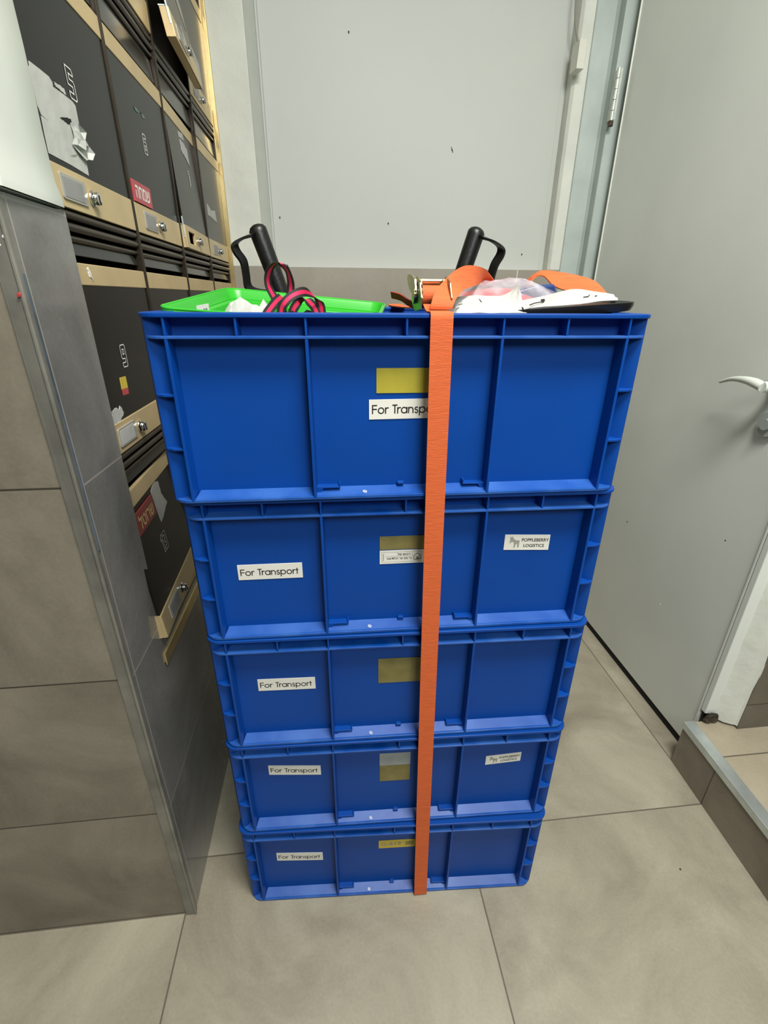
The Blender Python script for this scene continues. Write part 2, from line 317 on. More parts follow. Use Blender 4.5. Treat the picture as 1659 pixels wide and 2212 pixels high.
# far behind the door gap
b = MB(); b.box(XD + 0.003, 1.05, 0.83, 1.90, 0.0, 0.020); struct(b, 'trim_4', m_dark)
b = MB(); b.box(XD + 0.048, 1.2, 0.83, 2.05, 0, 2.6); struct(b, 'wall_right', m_plaster)
# near jamb and return wall beside the landing
b = MB(); b.prism([(XD - 0.004, 0.831), (XD - 0.004, 0.815), (XD + 0.022, 0.812), (XD + 0.022, 0.831)], 2, 0.165, 2.6); struct(b, 'trim_5', m_door, 0.002)
b = MB(); rings = []
pr = [(XD + 0.018, 0.813), (XD + 0.030, 0.806), (0.978, 0.798), (0.992, 0.790), (1.001, 0.786), (1.004, 0.781), (1.006, 0.7802)]
for k in range(40):
    z = 0.150 + k * 0.0628
    rings.append([(x + 0.004 * noise.noise((x * 30, 3, z * 14)), y + 0.0035 * noise.noise((x * 40, 1, z * 20)), z) for x, y in pr])
b.loft(rings, False); struct(b, 'wall_right_reveal', m_plaster2, smooth=True)
b = MB(); b.box(1.004, 2.2, 0.7795, 0.83, 0.143, 1.5); struct(b, 'wall_right_return', tile_mat('return wall stone tile', (0.105, 0.092, 0.07), (0.18, 0.16, 0.125), (0.05, 0.045, 0.035), [(2, 0.225, 0.309), (0, 0.5, 1.3)], 0.003, 0.38, 6))
b = MB(); b.box(1.006, 2.2, 0.782, 0.83, 1.5, 2.6); struct(b, 'wall_right_return_upper', m_plaster)
b = MB(); b.box(0.945, 1.2, 0.826, 0.835, 0, 2.6); struct(b, 'wall_right_core', m_chip)
# broken mortar hole at the foot of the jamb
b = MB(); n = 14; rings = []
for r_, dy in ((1.0, 0.0), (0.75, -0.006), (0.35, -0.003)):
    rings.append([(0.950 + 0.022 * r_ * math.cos(2 * PI * i / n) * (1 + 0.3 * noise.noise((i, r_, 0))), 0.808 + dy, 0.154 + 0.020 * r_ * math.sin(2 * PI * i / n) * (1 + 0.4 * noise.noise((i * 1.3, r_, 5)))) for i in range(n)])
b.loft(rings, True, True); struct(b, 'trim_6', m_chip, smooth=True)
# landing (step up) on the right
def riser_x(y): return 0.884 - (0.81 - y) * 0.046
y0, y1 = -1.8, 0.812
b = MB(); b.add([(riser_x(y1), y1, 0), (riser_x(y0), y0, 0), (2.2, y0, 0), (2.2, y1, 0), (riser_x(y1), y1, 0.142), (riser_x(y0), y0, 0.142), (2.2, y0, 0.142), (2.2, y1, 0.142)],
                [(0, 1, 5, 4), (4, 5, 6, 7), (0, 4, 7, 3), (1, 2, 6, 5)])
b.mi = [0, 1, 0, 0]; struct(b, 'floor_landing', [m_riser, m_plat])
b = MB()
for ya, yb in ((y1 + 0.002, y0),):
    xa, xb = riser_x(ya), riser_x(yb)
    b.add([(xa - 0.003, ya, 0.1245), (xb - 0.003, yb, 0.1245), (xb - 0.003, yb, 0.1445), (xa - 0.003, ya, 0.1445), (xa + 0.027, ya, 0.1445), (xb + 0.027, yb, 0.1445), (xa + 0.027, ya, 0.1415), (xb + 0.027, yb, 0.1415), (xa + 0.001, ya, 0.1245), (xb + 0.001, yb, 0.1245)],
          [(0, 1, 2, 3), (3, 2, 5, 4), (4, 5, 7, 6), (0, 3, 4, 6, 8), (1, 9, 7, 5, 2), (0, 8, 9, 1), (8, 6, 7, 9)])
struct(b, 'trim_7', m_alu, 0.0012)
# enclosing walls never seen by the photograph
b = MB(); b.box(2.2, 2.25, -1.8, 0.83, 0, 2.6); struct(b, 'wall_right_far', m_lobby)
b = MB(); b.box(-1.8, 2.2, -1.85, -1.8, 0, 2.6); struct(b, 'wall_front', m_lobby)
# small nail holes and marks on the back board
for i, (x, z, l, t) in enumerate([(0.2187, 1.3856, 0.004, 0), (0.0926, 1.8843, 0.003, 0), (0.4322, 1.6023, 0.007, 0.4), (-0.1541, 1.3962, 0.004, 0), (0.7150, 1.297, 0.003, 0)]):
    b = MB(); b.cyl((x, 1.9205, z), (0, -1, 0), 0.0022, 0.003, 10); b.cyl((x + t * l, 1.9205, z - l), (0, -1, 0), 0.0012, 0.002, 8)
    if t: b.tube([(x - 0.003, 1.9195, z + 0.008), (x, 1.9185, z), (x + 0.004, 1.9195, z - 0.007)], 0.0009, 6)
    struct(b, 'trim_%d' % (8 + i), m_chip, smooth=True)
# specks and dabs: dirt on the floor, paint on the corner trim, scuffs on the door
m_dab = mat('red paint dab', (0.45, 0.05, 0.05), 0.5, var=0.1)
for nm, c_, ax, r_, m_ in (('trim_20', (0.727, 0.556, 0.0), (0, 0, 1), 0.0030, m_chip), ('trim_21', (-0.3190, 0.5785, 1.150), (0, -1, 0), 0.0030, m_dab),
                           ('trim_22', (-0.3185, 0.5800, 1.203), (0, -1, 0), 0.0022, m_white), ('trim_23', (-0.3245, 0.5806, 1.195), (0, -1, 0), 0.0013, m_white),
                           ('trim_24', (0.940, 1.301, 0.489), (-1, 0, 0), 0.0030, m_chip), ('trim_25', (0.940, 0.930, 0.615), (-1, 0, 0), 0.0022, m_chip), ('trim_26', (0.940, 1.07, 0.33), (-1, 0, 0), 0.0020, m_white)):
    b = MB(); ax = Vector(ax); u_ = ax.orthogonal().normalized(); v_ = ax.cross(u_); n = 10
    R_ = [[Vector(c_) + ax * h_ + (u_ * math.cos(2 * PI * i / n) * k_ + v_ * math.sin(2 * PI * i / n) * k_ * 0.7) * r_ * (1 + 0.35 * noise.noise((i * 1.7, r_ * 900, 0))) for i in range(n)] for h_, k_ in ((0.0, 1.0), (0.0005, 0.9), (0.0008, 0.4))]
    b.loft(R_, True, True); struct(b, nm, m_, smooth=True)
# sensor box with its cable on the right pillar
t = thing('wall_sensor_box', 'small white plastic box with a cable on the wall beside the grey door jamb', 'sensor', (0.80, 1.872, 1.795))
b = MB(); b.box(0.787, 0.811, 1.822, 1.8715, 1.795, 1.866); local_child(b, 'housing', mat('white box plastic', (0.66, 0.66, 0.58), 0.45, var=0.03), t, bevel=0.002)
b = MB(); b.tube(smoothpts([(0.800, 1.860, 1.866), (0.795, 1.866, 1.885), (0.783, 1.869, 1.925), (0.777, 1.870, 1.99), (0.783, 1.870, 2.08), (0.79, 1.870, 2.3)], 5), 0.0030, 8)
local_child(b, 'cable', mat('beige cable', (0.26, 0.245, 0.19), 0.5, var=0.05), t, smooth=True)

# ------------------------------------------------------------------ mailboxes
XM = -0.333                        # door plane
CY = [0.700, 1.000, 1.287, 1.568, 1.850]   # column edges
ROWB = {1: 1.618, 2: 1.252, 3: 0.926, 4: 0.600}; ROWP = {1: 0.336, 2: 0.366, 3: 0.326, 4: 0.326}; ROWD = {1: 0.262, 2: 0.278, 3: 0.263, 4: 0.263}
# local frame: a = along +y, c = outward (+x), z up
def MT(yb, zb, tilt=0.0, hz=None, skew=0.0):
    """door transform, tilt swings the bottom out about the door's top edge"""
    def T(q):
        a, c, z = q.x, q.y, q.z
        if tilt and hz is not None:
            dz = z - hz; ca, sa = math.cos(tilt), math.sin(tilt)
            z = hz + dz * ca + c * sa * 0; c = c - dz * sa
            c += skew * a
        return Vector((XM + c, yb + a, zb + z))
    return T
def outline(b, pts, w_, c):
    """closed painted outline with mitred corners"""
    n = len(pts); I, O = [], []
    for i in range(n):
        p, a, d_ = Vector(pts[i]), Vector(pts[i - 1]), Vector(pts[(i + 1) % n])
        t1, t2 = (p - a).normalized(), (d_ - p).normalized(); n1, n2 = Vector((-t1.y, t1.x)), Vector((-t2.y, t2.x)); m_ = (n1 + n2).normalized(); l = w_ / 2 / max(0.45, m_.dot(n1))
        I.append((p.x + m_.x * l, c, p.y + m_.y * l)); O.append((p.x - m_.x * l, c, p.y - m_.y * l))
    b.add(I + O, [(i, (i + 1) % n, n + (i + 1) % n, n + i) for i in range(n)])
DIG = {'5': (6, [[(0, 10), (5.2, 10), (6, 9.2), (6, 8), (2, 8), (2, 6.2), (5.2, 6.2), (6, 5.4), (6, 0.6), (5.2, 0), (0.6, 0), (0, 0.6), (0, 2), (4, 2), (4, 4.2), (0, 4.2)]]),
       '6': (6, [[(0.7, 10), (5.3, 10), (6, 9.3), (6, 8), (2, 8), (2, 6.2), (5.3, 6.2), (6, 5.5), (6, 0.7), (5.3, 0), (0.7, 0), (0, 0.7), (0, 9.3)], [(2, 2), (4, 2), (4, 4.2), (2, 4.2)]]),
       '9': (6, [[(0.7, 10), (5.3, 10), (6, 9.3), (6, 0.7), (5.3, 0), (0.7, 0), (0, 0.7), (0, 2), (4, 2), (4, 3.8), (0.7, 3.8), (0, 4.5), (0, 9.3)], [(2, 5.8), (4, 5.8), (4, 8), (2, 8)]]),
       '7': (5, [[(0, 10), (5, 10), (5, 0), (3, 0), (3, 8), (0, 8)], [(4.3, 7.2), (4.3, 0.8), (3.7, 0.8), (3.7, 7.2)]]),
       '1': (3, [[(0, 8.6), (1.6, 10), (3, 10), (3, 0), (1.3, 0), (1.3, 7.8), (0, 7.0)]]),
       '3': (5, [[(0, 10), (4.3, 10), (5, 9.3), (5, 0.7), (4.3, 0), (0, 0), (0, 2), (3, 2), (3, 4), (1, 4), (1, 6), (3, 6), (3, 8), (0, 8)]])}
def poly_sticker(mb, pts, c0, c1):
    mb.add([(a, c1, z) for a, z in pts] + [(a, c0, z) for a, z in pts], [tuple(range(len(pts)))] + [(i, (i + 1) % len(pts), len(pts) + (i + 1) % len(pts), len(pts) + i) for i in range(len(pts))])
def ragged(pts, amp, seed, n=5):
    random.seed(seed); out = []
    for i in range(len(pts)):
        a, b_ = pts[i], pts[(i + 1) % len(pts)]
        for k in range(n):
            t_ = k / n; j = amp if k else 0
            out.append((a[0] + (b_[0] - a[0]) * t_ + random.uniform(-j, j), a[1] + (b_[1] - a[1]) * t_ + random.uniform(-j, j)))
    return out
def mailbox(r, c_, label, digit=None, tilt=0.0, skew=0.0, plate='empty', extras=()):
    yb = CY[c_ - 1] + 0.007; w_ = CY[c_] - CY[c_ - 1] - 0.014; zb = ROWB[r]; DH = ROWD[r]; RP = ROWP[r]
    t = thing('mailbox', label, 'mailbox', (XM, yb, zb), 0, 'mailboxes in the left wall')
    N = MT(yb, zb); T = MT(yb, zb, tilt, DH, skew)
    def ch(mb, name, m, parent=t, **kw):
        o = mb.build(name, m, None, loc=t.location, **kw); o.location = (0, 0, 0); o.parent = parent; return o
    b = MB(N); b.box(0, 0.002, -0.07, 0.0, 0, DH + 0.06); b.box(w_ - 0.002, w_, -0.07, 0.0, 0, DH + 0.06); b.box(0, w_, -0.07, -0.068, 0, DH + 0.06); b.box(0, w_, -0.07, -0.002, 0, 0.002)
    ch(b, 'body', m_bronze)
    # door
    dr = ch(MB(T).box(0.001, w_ - 0.001, 0.0, 0.004, 0.045, DH - 0.026), 'door', m_black)
    b = MB(T); b.box(0.0, w_, -0.001, 0.0055, DH - 0.027, DH); ch(b, 'top_strip', m_gold, dr, bevel=0.001)
    b = MB(T)
    hole = plate == 'hole'
    if hole:
        b.box(0, 0.030, 0, 0.006, 0, 0.046); b.box(0.095, w_, 0, 0.006, 0, 0.046); b.box(0.030, 0.095, 0, 0.006, 0, 0.011); b.box(0.030, 0.095, 0, 0.006, 0.036, 0.046)
    else: b.box(0.0, w_, 0.0, 0.006, 0, 0.046)
    if tilt: b.box(0, w_, -0.012, 0.0, 0, 0.0018); b.box(0, 0.0018, -0.012, 0, 0, 0.046)
    ch(b, 'bottom_strip', m_gold, dr, bevel=0.0008)
    if tilt and r < 3:
        b = MB(T); b.box(-0.0006, 0.0012, 0.0015, 0.0045, 0.02, 0.062); b.box(-0.0004, 0.0014, -0.013, 0.0, 0.046, 0.0480); ch(b, 'edge_profile', m_alu, dr)
    if hole:
        b = MB(T); b.box(0.031, 0.094, -0.02, -0.018, 0.010, 0.037); ch(b, 'window_opening', m_dark, dr)
    elif plate:
        b = MB(T); pa, pb = 0.040, 0.108
        b.prism(rrect(pa, pb, 0.009, 0.038, 0.003, 3), 1, 0.006, 0.0078); pl = ch(b, 'name_plate', m_clear, dr, bevel=0.0004)
        b = MB(T); b.box(pa + 0.004, pb - 0.010, 0.0078, 0.0082, 0.012, 0.034); ch(b, 'name_card', m_paper if plate == 'torn' else mat('grey empty card', (0.25, 0.25, 0.245), 0.45, var=0.1), dr)
    b = MB(T); cz, ca_ = 0.022, 0.127
    b.cyl((ca_, 0.006, cz), (0, 1, 0), 0.0105, 0.004, 20); b.cyl((ca_, 0.010, cz), (0, 1, 0), 0.0080, 0.006, 20)
    lk = ch(b, 'lock', m_chrome, dr, smooth=True, bevel=0.0012)
    b = MB(T); b.box(ca_ - 0.0012, ca_ + 0.0012, 0.0158, 0.0166, cz - 0.0045, cz + 0.0045); b.cyl((ca_ + 0.002, 0.0155, cz - 0.005), (0, 1, 0), 0.0022, 0.001, 10); ch(b, 'keyhole', m_dark, dr)
    # slot cover above: two rolls and a glossy flap
    b = MB(N); z0 = DH
    for k, (zz, rr, cc) in enumerate(((RP - 0.007, 0.0055, 0.0), (RP - 0.021, 0.0055, 0.0), (RP - 0.034, 0.0040, -0.002))):
        b.tube([(0, cc, zz), (w_, cc, zz)], rr, 12)
    ch(b, 'roll_moulding', m_bronze, smooth=True)
    b = MB(N); b.add([(0.008, -0.004, RP - 0.037), (w_ - 0.010, -0.004, RP - 0.037), (w_ - 0.003, -0.0005, DH + 0.009), (0.002, -0.0005, DH + 0.009), (0.008, -0.010, RP - 0.037), (w_ - 0.010, -0.010, RP - 0.037), (w_ - 0.003, -0.010, DH + 0.009), (0.002, -0.010, DH + 0.009)],
                     [(0, 1, 2, 3), (4, 7, 6, 5), (0, 3, 7, 4), (1, 5, 6, 2), (0, 4, 5, 1), (3, 2, 6, 7)])
    ch(b, 'flap', m_flap, bevel=0.001)
    if digit:
        body, hh, (da, dz) = digit
        b = MB(T); k = hh / 10; wd_ = sum(DIG[q][0] for q in body) + 1.4 * (len(body) - 1); x = -wd_ / 2
        for q in body:
            for pl_ in DIG[q][1]:
                outline(b, [(da + (x + u) * k * 0.92, dz + (v - 5) * k) for u, v in pl_], 0.0015 if len(body) == 1 else 0.0011, 0.0047)
            x += DIG[q][0] + 1.4
        ch(b, 'number', m_white, dr)
    for e in extras: e(t, T, dr, ch)
    return t
def E_paper(pts, m=m_paper, name='sticker', c1=0.0048, rag=0.0, seed=1, lab=None):
    def f(t, T, dr, ch):
        b = MB(T); poly_sticker(b, ragged(pts, rag, seed) if rag else pts, 0.004, c1); o = ch(b, name, m, dr)
        if lab: o['label'] = lab
    return f
def E_crumple(pts_a, pts_b, seed):
    def f(t, T, dr, ch):
        random.seed(seed); b = MB(T); rows = []
        n = len(pts_a)
        for k in range(5):
            u = k / 4
            rows.append([(a[0] + (c2[0] - a[0]) * u, 0.0055 + 0.007 * abs(math.sin(k * 1.7 + i * 1.1)) * (0.3 + u), a[1] + (c2[1] - a[1]) * u + random.uniform(-.002, .002)) for i, (a, c2) in enumerate(zip(pts_a, pts_b))])
        b.loft(rows, False); ch(b, 'peeling_paper', m_paper, dr)
    return f
def E_plate(a0, a1, z0, z1, m, body, mt, size, width, sheary=0.0, white_edge=False):
    def f(t, T, dr, ch):
        b = MB(T); b.add([(a0, 0.0045, z0), (a1, 0.0045, z0 + sheary), (a1, 0.0045, z1 + sheary), (a0, 0.0045, z1), (a0, 0.0075, z0), (a1, 0.0075, z0 + sheary), (a1, 0.0075, z1 + sheary), (a0, 0.0075, z1)],
              [(0, 3, 2, 1), (4, 5, 6, 7), (0, 1, 5, 4), (1, 2, 6, 5), (2, 3, 7, 6), (3, 0, 4, 7)])
        if white_edge: pass
        p = ch(b, 'name_sign', m, dr, bevel=0.0003)
        b = MB(T); ca, cz = (a0 + a1) / 2, (z0 + z1) / 2
        put_text(b, body, size, lambda x, y, z=0: (ca + x, 0.0078, cz + y + sheary * (0.5 + x / (a1 - a0))), width=width, bold=0.0006)
        ch(b, 'sign_lettering', mt, dr)
    return f
G = lambda y, z, r, c_: (y - CY[c_ - 1] - 0.007, z - ROWB[r])     # world y,z -> door local
Q = lambda r, c_, L_: [G(y, z, r, c_) for y, z in L_]
# row 1
mailbox(1, 1, 'mailbox half hidden behind the white plaster, leftmost of the top row')
mailbox(1, 2, 'mailbox showing only its champagne bottom strip, left of the swung-out door', plate=None)
mailbox(1, 3, 'black mailbox whose door hangs swung outward, second from the gold edge', tilt=0.17, skew=-0.04,
        extras=[E_paper([(0.150, 0.075), (0.175, 0.06), (0.182, 0.035), (0.158, 0.052)], rag=0.001, seed=3), E_paper([(0.12, 0.25), (0.20, 0.22), (0.25, 0.13), (0.24, 0.10), (0.16, 0.15)], mat('faded grey notice', (0.36, 0.37, 0.34), 0.7, var=0.2, scale=50), 'faded_notice')])
mailbox(1, 4, 'mailbox with a white card on its door, beside the gold edge at top',
        extras=[E_paper([(0.06, 0.125), (0.16, 0.110), (0.18, 0.060), (0.07, 0.055)], m_paper, 'sticker')])
# row 2
mailbox(2, 1, 'black mailbox numbered 5 with a large torn white notice beside the plaster edge',
        digit=('5', 0.034, (0.1400, 0.1530)),
        extras=[E_paper([(0.0355, 0.1405), (0.0565, 0.1407), (0.0778, 0.1404), (0.0844, 0.1368), (0.0832, 0.1324), (0.1082, 0.1328), (0.1322, 0.1324), (0.1396, 0.1296), (0.1391, 0.1191), (0.1388, 0.109), (0.1380, 0.0932), (0.1369, 0.0809), (0.1380, 0.0716), (0.1359, 0.0508), (0.0831, 0.0532), (0.0325, 0.0537), (0.0332, 0.0724), (0.0347, 0.0904), (0.0500, 0.0893), (0.0352, 0.0915), (0.032, 0.0983), (0.0318, 0.1213), (0.0313, 0.1342), (0.0349, 0.1358)], name='torn_notice', lab='large torn white notice'),
                E_paper([(0.0900, 0.1390), (0.1041, 0.1403), (0.1154, 0.1397), (0.1172, 0.1341), (0.1063, 0.1346), (0.0924, 0.1352)], name='paper_scrap', rag=0.0006, seed=8),
                E_paper([(0.0832, 0.1020), (0.0946, 0.1054), (0.1140, 0.1090), (0.1150, 0.1061), (0.1240, 0.1000), (0.1270, 0.0930), (0.1180, 0.0990), (0.1081, 0.1020), (0.1030, 0.1000), (0.0934, 0.1015)], m_dark, 'notice_tear', c1=0.0052, rag=0.0005, seed=4),
                E_paper([(0.0900, 0.0640), (0.1020, 0.0680), (0.1120, 0.0700), (0.1040, 0.0655)], m_greyink, 'print_trace', c1=0.0050, rag=0.0008, seed=14),
                E_crumple([(0.1085, 0.1040), (0.1080, 0.0950), (0.1070, 0.0870), (0.1000, 0.0800), (0.1100, 0.0750), (0.1250, 0.0680)], [(0.1180, 0.1060), (0.1330, 0.1010), (0.1380, 0.0920), (0.1400, 0.0850), (0.1480, 0.0790), (0.1470, 0.0690)], 4)])
mailbox(2, 2, 'black mailbox numbered 6 with a bright red name sign, second from the plaster edge',
        digit=('6', 0.030, (0.1210, 0.1540)),
        extras=[E_plate(0.004, 0.096, 0.0475, 0.080, m_red, 'החמש', m_white, 0.030, 0.072),
                E_paper([(0.0915, 0.2014), (0.1060, 0.2030), (0.1180, 0.2004), (0.1100, 0.1970), (0.0970, 0.1985)], mat('teal paint fleck', (0.10, 0.20, 0.17), 0.6, var=0.3, scale=200), 'paint_fleck', rag=0.001, seed=3),
                E_paper([(0.1260, 0.2030), (0.1400, 0.2030), (0.1481, 0.1985), (0.1340, 0.1975)], mat('pale teal paint fleck', (0.14, 0.22, 0.19), 0.6, var=0.3, scale=200), 'paint_fleck', rag=0.001, seed=4)])
mailbox(2, 3, 'black mailbox numbered 7 with an empty black name window and slightly open door', tilt=0.035, skew=-0.03, plate='hole',
        digit=('7', 0.030, (0.1500, 0.1600)),
        extras=[E_paper([(0.1070, 0.2444), (0.1560, 0.2500), (0.1600, 0.2370), (0.1116, 0.2335)], m_paper, 'paper_scrap'),
                E_paper([(0.1136, 0.2305), (0.1500, 0.2310), (0.1800, 0.2240), (0.1820, 0.1880), (0.1500, 0.2010), (0.1189, 0.2060)], m_paper, 'paper_scrap', rag=0.0015, seed=9)])
mailbox(2, 4, 'black mailbox with a small square white scrap, second row beside the gold edge',
        extras=[E_paper([(0.0410, 0.1338), (0.0842, 0.1240), (0.1400, 0.1300), (0.1529, 0.1000), (0.0402, 0.1059)], m_paper, 'paper_scrap', rag=0.001, seed=5)])
# row 3
mailbox(3, 1, 'black mailbox numbered 9 with a yellow and red sticker above a white scrap', plate='torn',
        digit=('9', 0.033, (0.1260, 0.1360)),
        extras=[E_paper([(0.0937, 0.1068), (0.1160, 0.1058), (0.1160, 0.0880), (0.0925, 0.0890)], m_yel, 'small_sticker'),
                E_paper([(0.0925, 0.0888), (0.1160, 0.0878), (0.1150, 0.0785), (0.0932, 0.0797)], m_red, 'small_sticker'),
                E_paper([(0.0391, 0.0652), (0.0568, 0.0663), (0.0770, 0.0641), (0.0800, 0.0540), (0.0679, 0.0490), (0.0390, 0.0440), (0.0337, 0.0526)], m_paper, 'paper_scrap', rag=0.003, seed=11),
                E_paper([(0.062, 0.257), (0.066, 0.259), (0.072, 0.246), (0.074, 0.240), (0.068, 0.246), (0.064, 0.247)], m_white, 'paper_scrap', c1=0.0062, rag=0.001, seed=2)])
mailbox(3, 2, 'mailbox in the third row just left of the green basket, second from the plaster edge')
mailbox(3, 3, 'mailbox in the third row above the green basket, third from the plaster edge')
mailbox(3, 4, 'mailbox in the third row beside the gold edge, behind the black handle')
# row 4
mailbox(4, 1, 'black mailbox numbered 13 with a dark red name sign, low beside the blue crates', tilt=0.09, skew=-0.05,
        digit=('13', 0.034, (0.1175, 0.1311)),
        extras=[E_plate(0.024, 0.118, 0.190, 0.226, m_red2, 'לטורש', m_goldink, 0.030, 0.076),
                E_paper([(0.1280, 0.2285), (0.1576, 0.2350), (0.1753, 0.2300), (0.1750, 0.2037), (0.1915, 0.1795), (0.1335, 0.1640), (0.1296, 0.2013)], mat('grey aged paper', (0.42, 0.42, 0.38), 0.7, var=0.1), 'paper_scrap', rag=0.0012, seed=6)])
for c_, s_ in ((2, 'second'), (3, 'third'), (4, 'fourth')):
    mailbox(4, c_, 'mailbox in the bottom row behind the crate stack, %s from the plaster edge' % s_)
# frame of the bank
t = thing('letterbox_cabinet', 'dark cabinet with a brass edge holding the bank of black mailboxes', 'cabinet', (XM, 1.27, 0.560))
def fch(b, name, m, **kw): return local_child(b, name, m, t, **kw)
for i, y in enumerate(CY):
    if i == 4: continue
    b = MB(); z0, z1 = 0.590, 1.99
    b.box(XM - 0.07, XM + 0.004, y - 0.0065, y + 0.0065, z0, z1); b.tube([(XM + 0.004, y - 0.0028, z0), (XM + 0.004, y - 0.0028, z1)], 0.0032, 8); b.tube([(XM + 0.004, y + 0.0035, z0), (XM + 0.004, y + 0.0035, z1)], 0.0026, 8)
    fch(b, 'divider', m_bronze, smooth=True)
b = MB(); b.box(XM - 0.07, XM + 0.004, 1.843, 1.852, 0.59, 1.99); fch(b, 'divider', m_bronze)
b = MB(); b.box(XM - 0.02, XM + 0.017, 1.853, 1.864, 0.575, 2.005); fch(b, 'side_rail', m_brass, bevel=0.002)
b = MB(); b.box(XM - 0.02, XM + 0.0175, 0.706, 1.866, 0.540, 0.548); b.box(XM + 0.012, XM + 0.0185, 0.706, 1.866, 0.540, 0.566); b.box(XM - 0.02, XM + 0.014, 0.706, 1.866, 0.580, 0.596)
fch(b, 'bottom_rail', m_brass, bevel=0.001)
b = MB(); b.box(XM - 0.02, XM + 0.017, 0.706, 1.866, 1.992, 2.006); fch(b, 'top_rail', m_brass, bevel=0.001)
b = MB(); b.box(-0.42, XW, 0.722, 1.87, 2.006, 2.6); b.box(-0.42, XW, 1.8665, 1.8715, 0.55, 2.02); struct(b, 'wall_left_above', m_plaster)

# ------------------------------------------------------------------ crates
H = 0.2266; LZ = 0.2005
def crate_body():
    out = []
    def corner(sx, sy):
        c_ = [(0.2685, 0.0215), (0.274, 0.0205), (0.280, 0.0170), (0.2865, 0.0115), (0.2935, 0.0105), (0.2972, 0.0155), (0.2983, 0.024), (0.2983, 0.046), (0.294, 0.056), (0.284, 0.0625)]
        p = [(sx * x, y if sy > 0 else 0.4 - y) for x, y in c_]
        return p
    out += corner(1, 1); out += corner(1, -1)[::-1]; out += corner(-1, -1); out += corner(-1, 1)[::-1]
    n = len(out)
    b = MB(); b.loft([[(x, y, 0.003) for x, y in out], [(x, y, H - 0.004) for x, y in out]], True)
    inn = rrect(-0.274, 0.274, 0.0245, 0.3755, 0.028, 5); b.loft([[(x, y, 0.006) for x, y in inn], [(x, y, H - 0.003) for x, y in inn]], True)
    b.add([(x, y, 0.006) for x, y in inn], [tuple(range(len(inn)))]); o2 = rrect(-0.292, 0.292, 0.010, 0.39, 0.028, 5); b.add([(x, y, 0.003) for x, y in o2], [tuple(range(len(o2)))[::-1]])
    return b
def ring(b, o, i, z0, z1, ro=0.022, ri=0.028, k=6):
    A = rrect(-0.3 + o[0], 0.3 - o[0], o[1], 0.4 - o[1], ro, k); B = rrect(-0.3 + i, 0.3 - i, i, 0.4 - i, ri, k)
    n = len(A); vs = [(x, y, z) for z in (z0, z1) for L_ in (A, B) for x, y in L_]; fs = []
    for q in range(n):
        r_ = (q + 1) % n; fs += [(q, r_, n + r_, n + q), (2 * n + q, 3 * n + q, 3 * n + r_, 2 * n + r_), (q, 2 * n + q, 2 * n + r_, r_), (n + q, n + r_, 3 * n + r_, 3 * n + q)]
    return b.add(vs, fs)
parts = {}
def P_(name, mb, bevel=0.0006, smooth=False):
    o = mb.build(name, m_blue, None, smooth, bevel); parts[id(o)] = o; return o
def wall_rib(x, z0, z1, back=False, th=0.0032):
    b = MB(); y0_, y1_ = (0.0015, 0.0235) if not back else (0.3765, 0.3985)
    xs = x; b.add([(xs - th / 2, y0_, z0), (xs + th / 2, y0_, z0), (xs + th * 0.9, y1_, z0), (xs - th * 0.9, y1_, z0), (xs - th / 2, y0_, z1), (xs + th / 2, y0_, z1), (xs + th * 0.9, y1_, z1), (xs - th * 0.9, y1_, z1)],
                  [(0, 3, 2, 1), (4, 5, 6, 7), (0, 1, 5, 4), (1, 2, 6, 5), (2, 3, 7, 6), (3, 0, 4, 7)]); return b
def side_rib(s, y, z0, z1, th=0.0032):
    b = MB(); xa, xb = (0.2765, 0.2985); b.box(min(s * xa, s * xb), max(s * xa, s * xb), y - th / 2, y + th / 2, z0, z1); return b
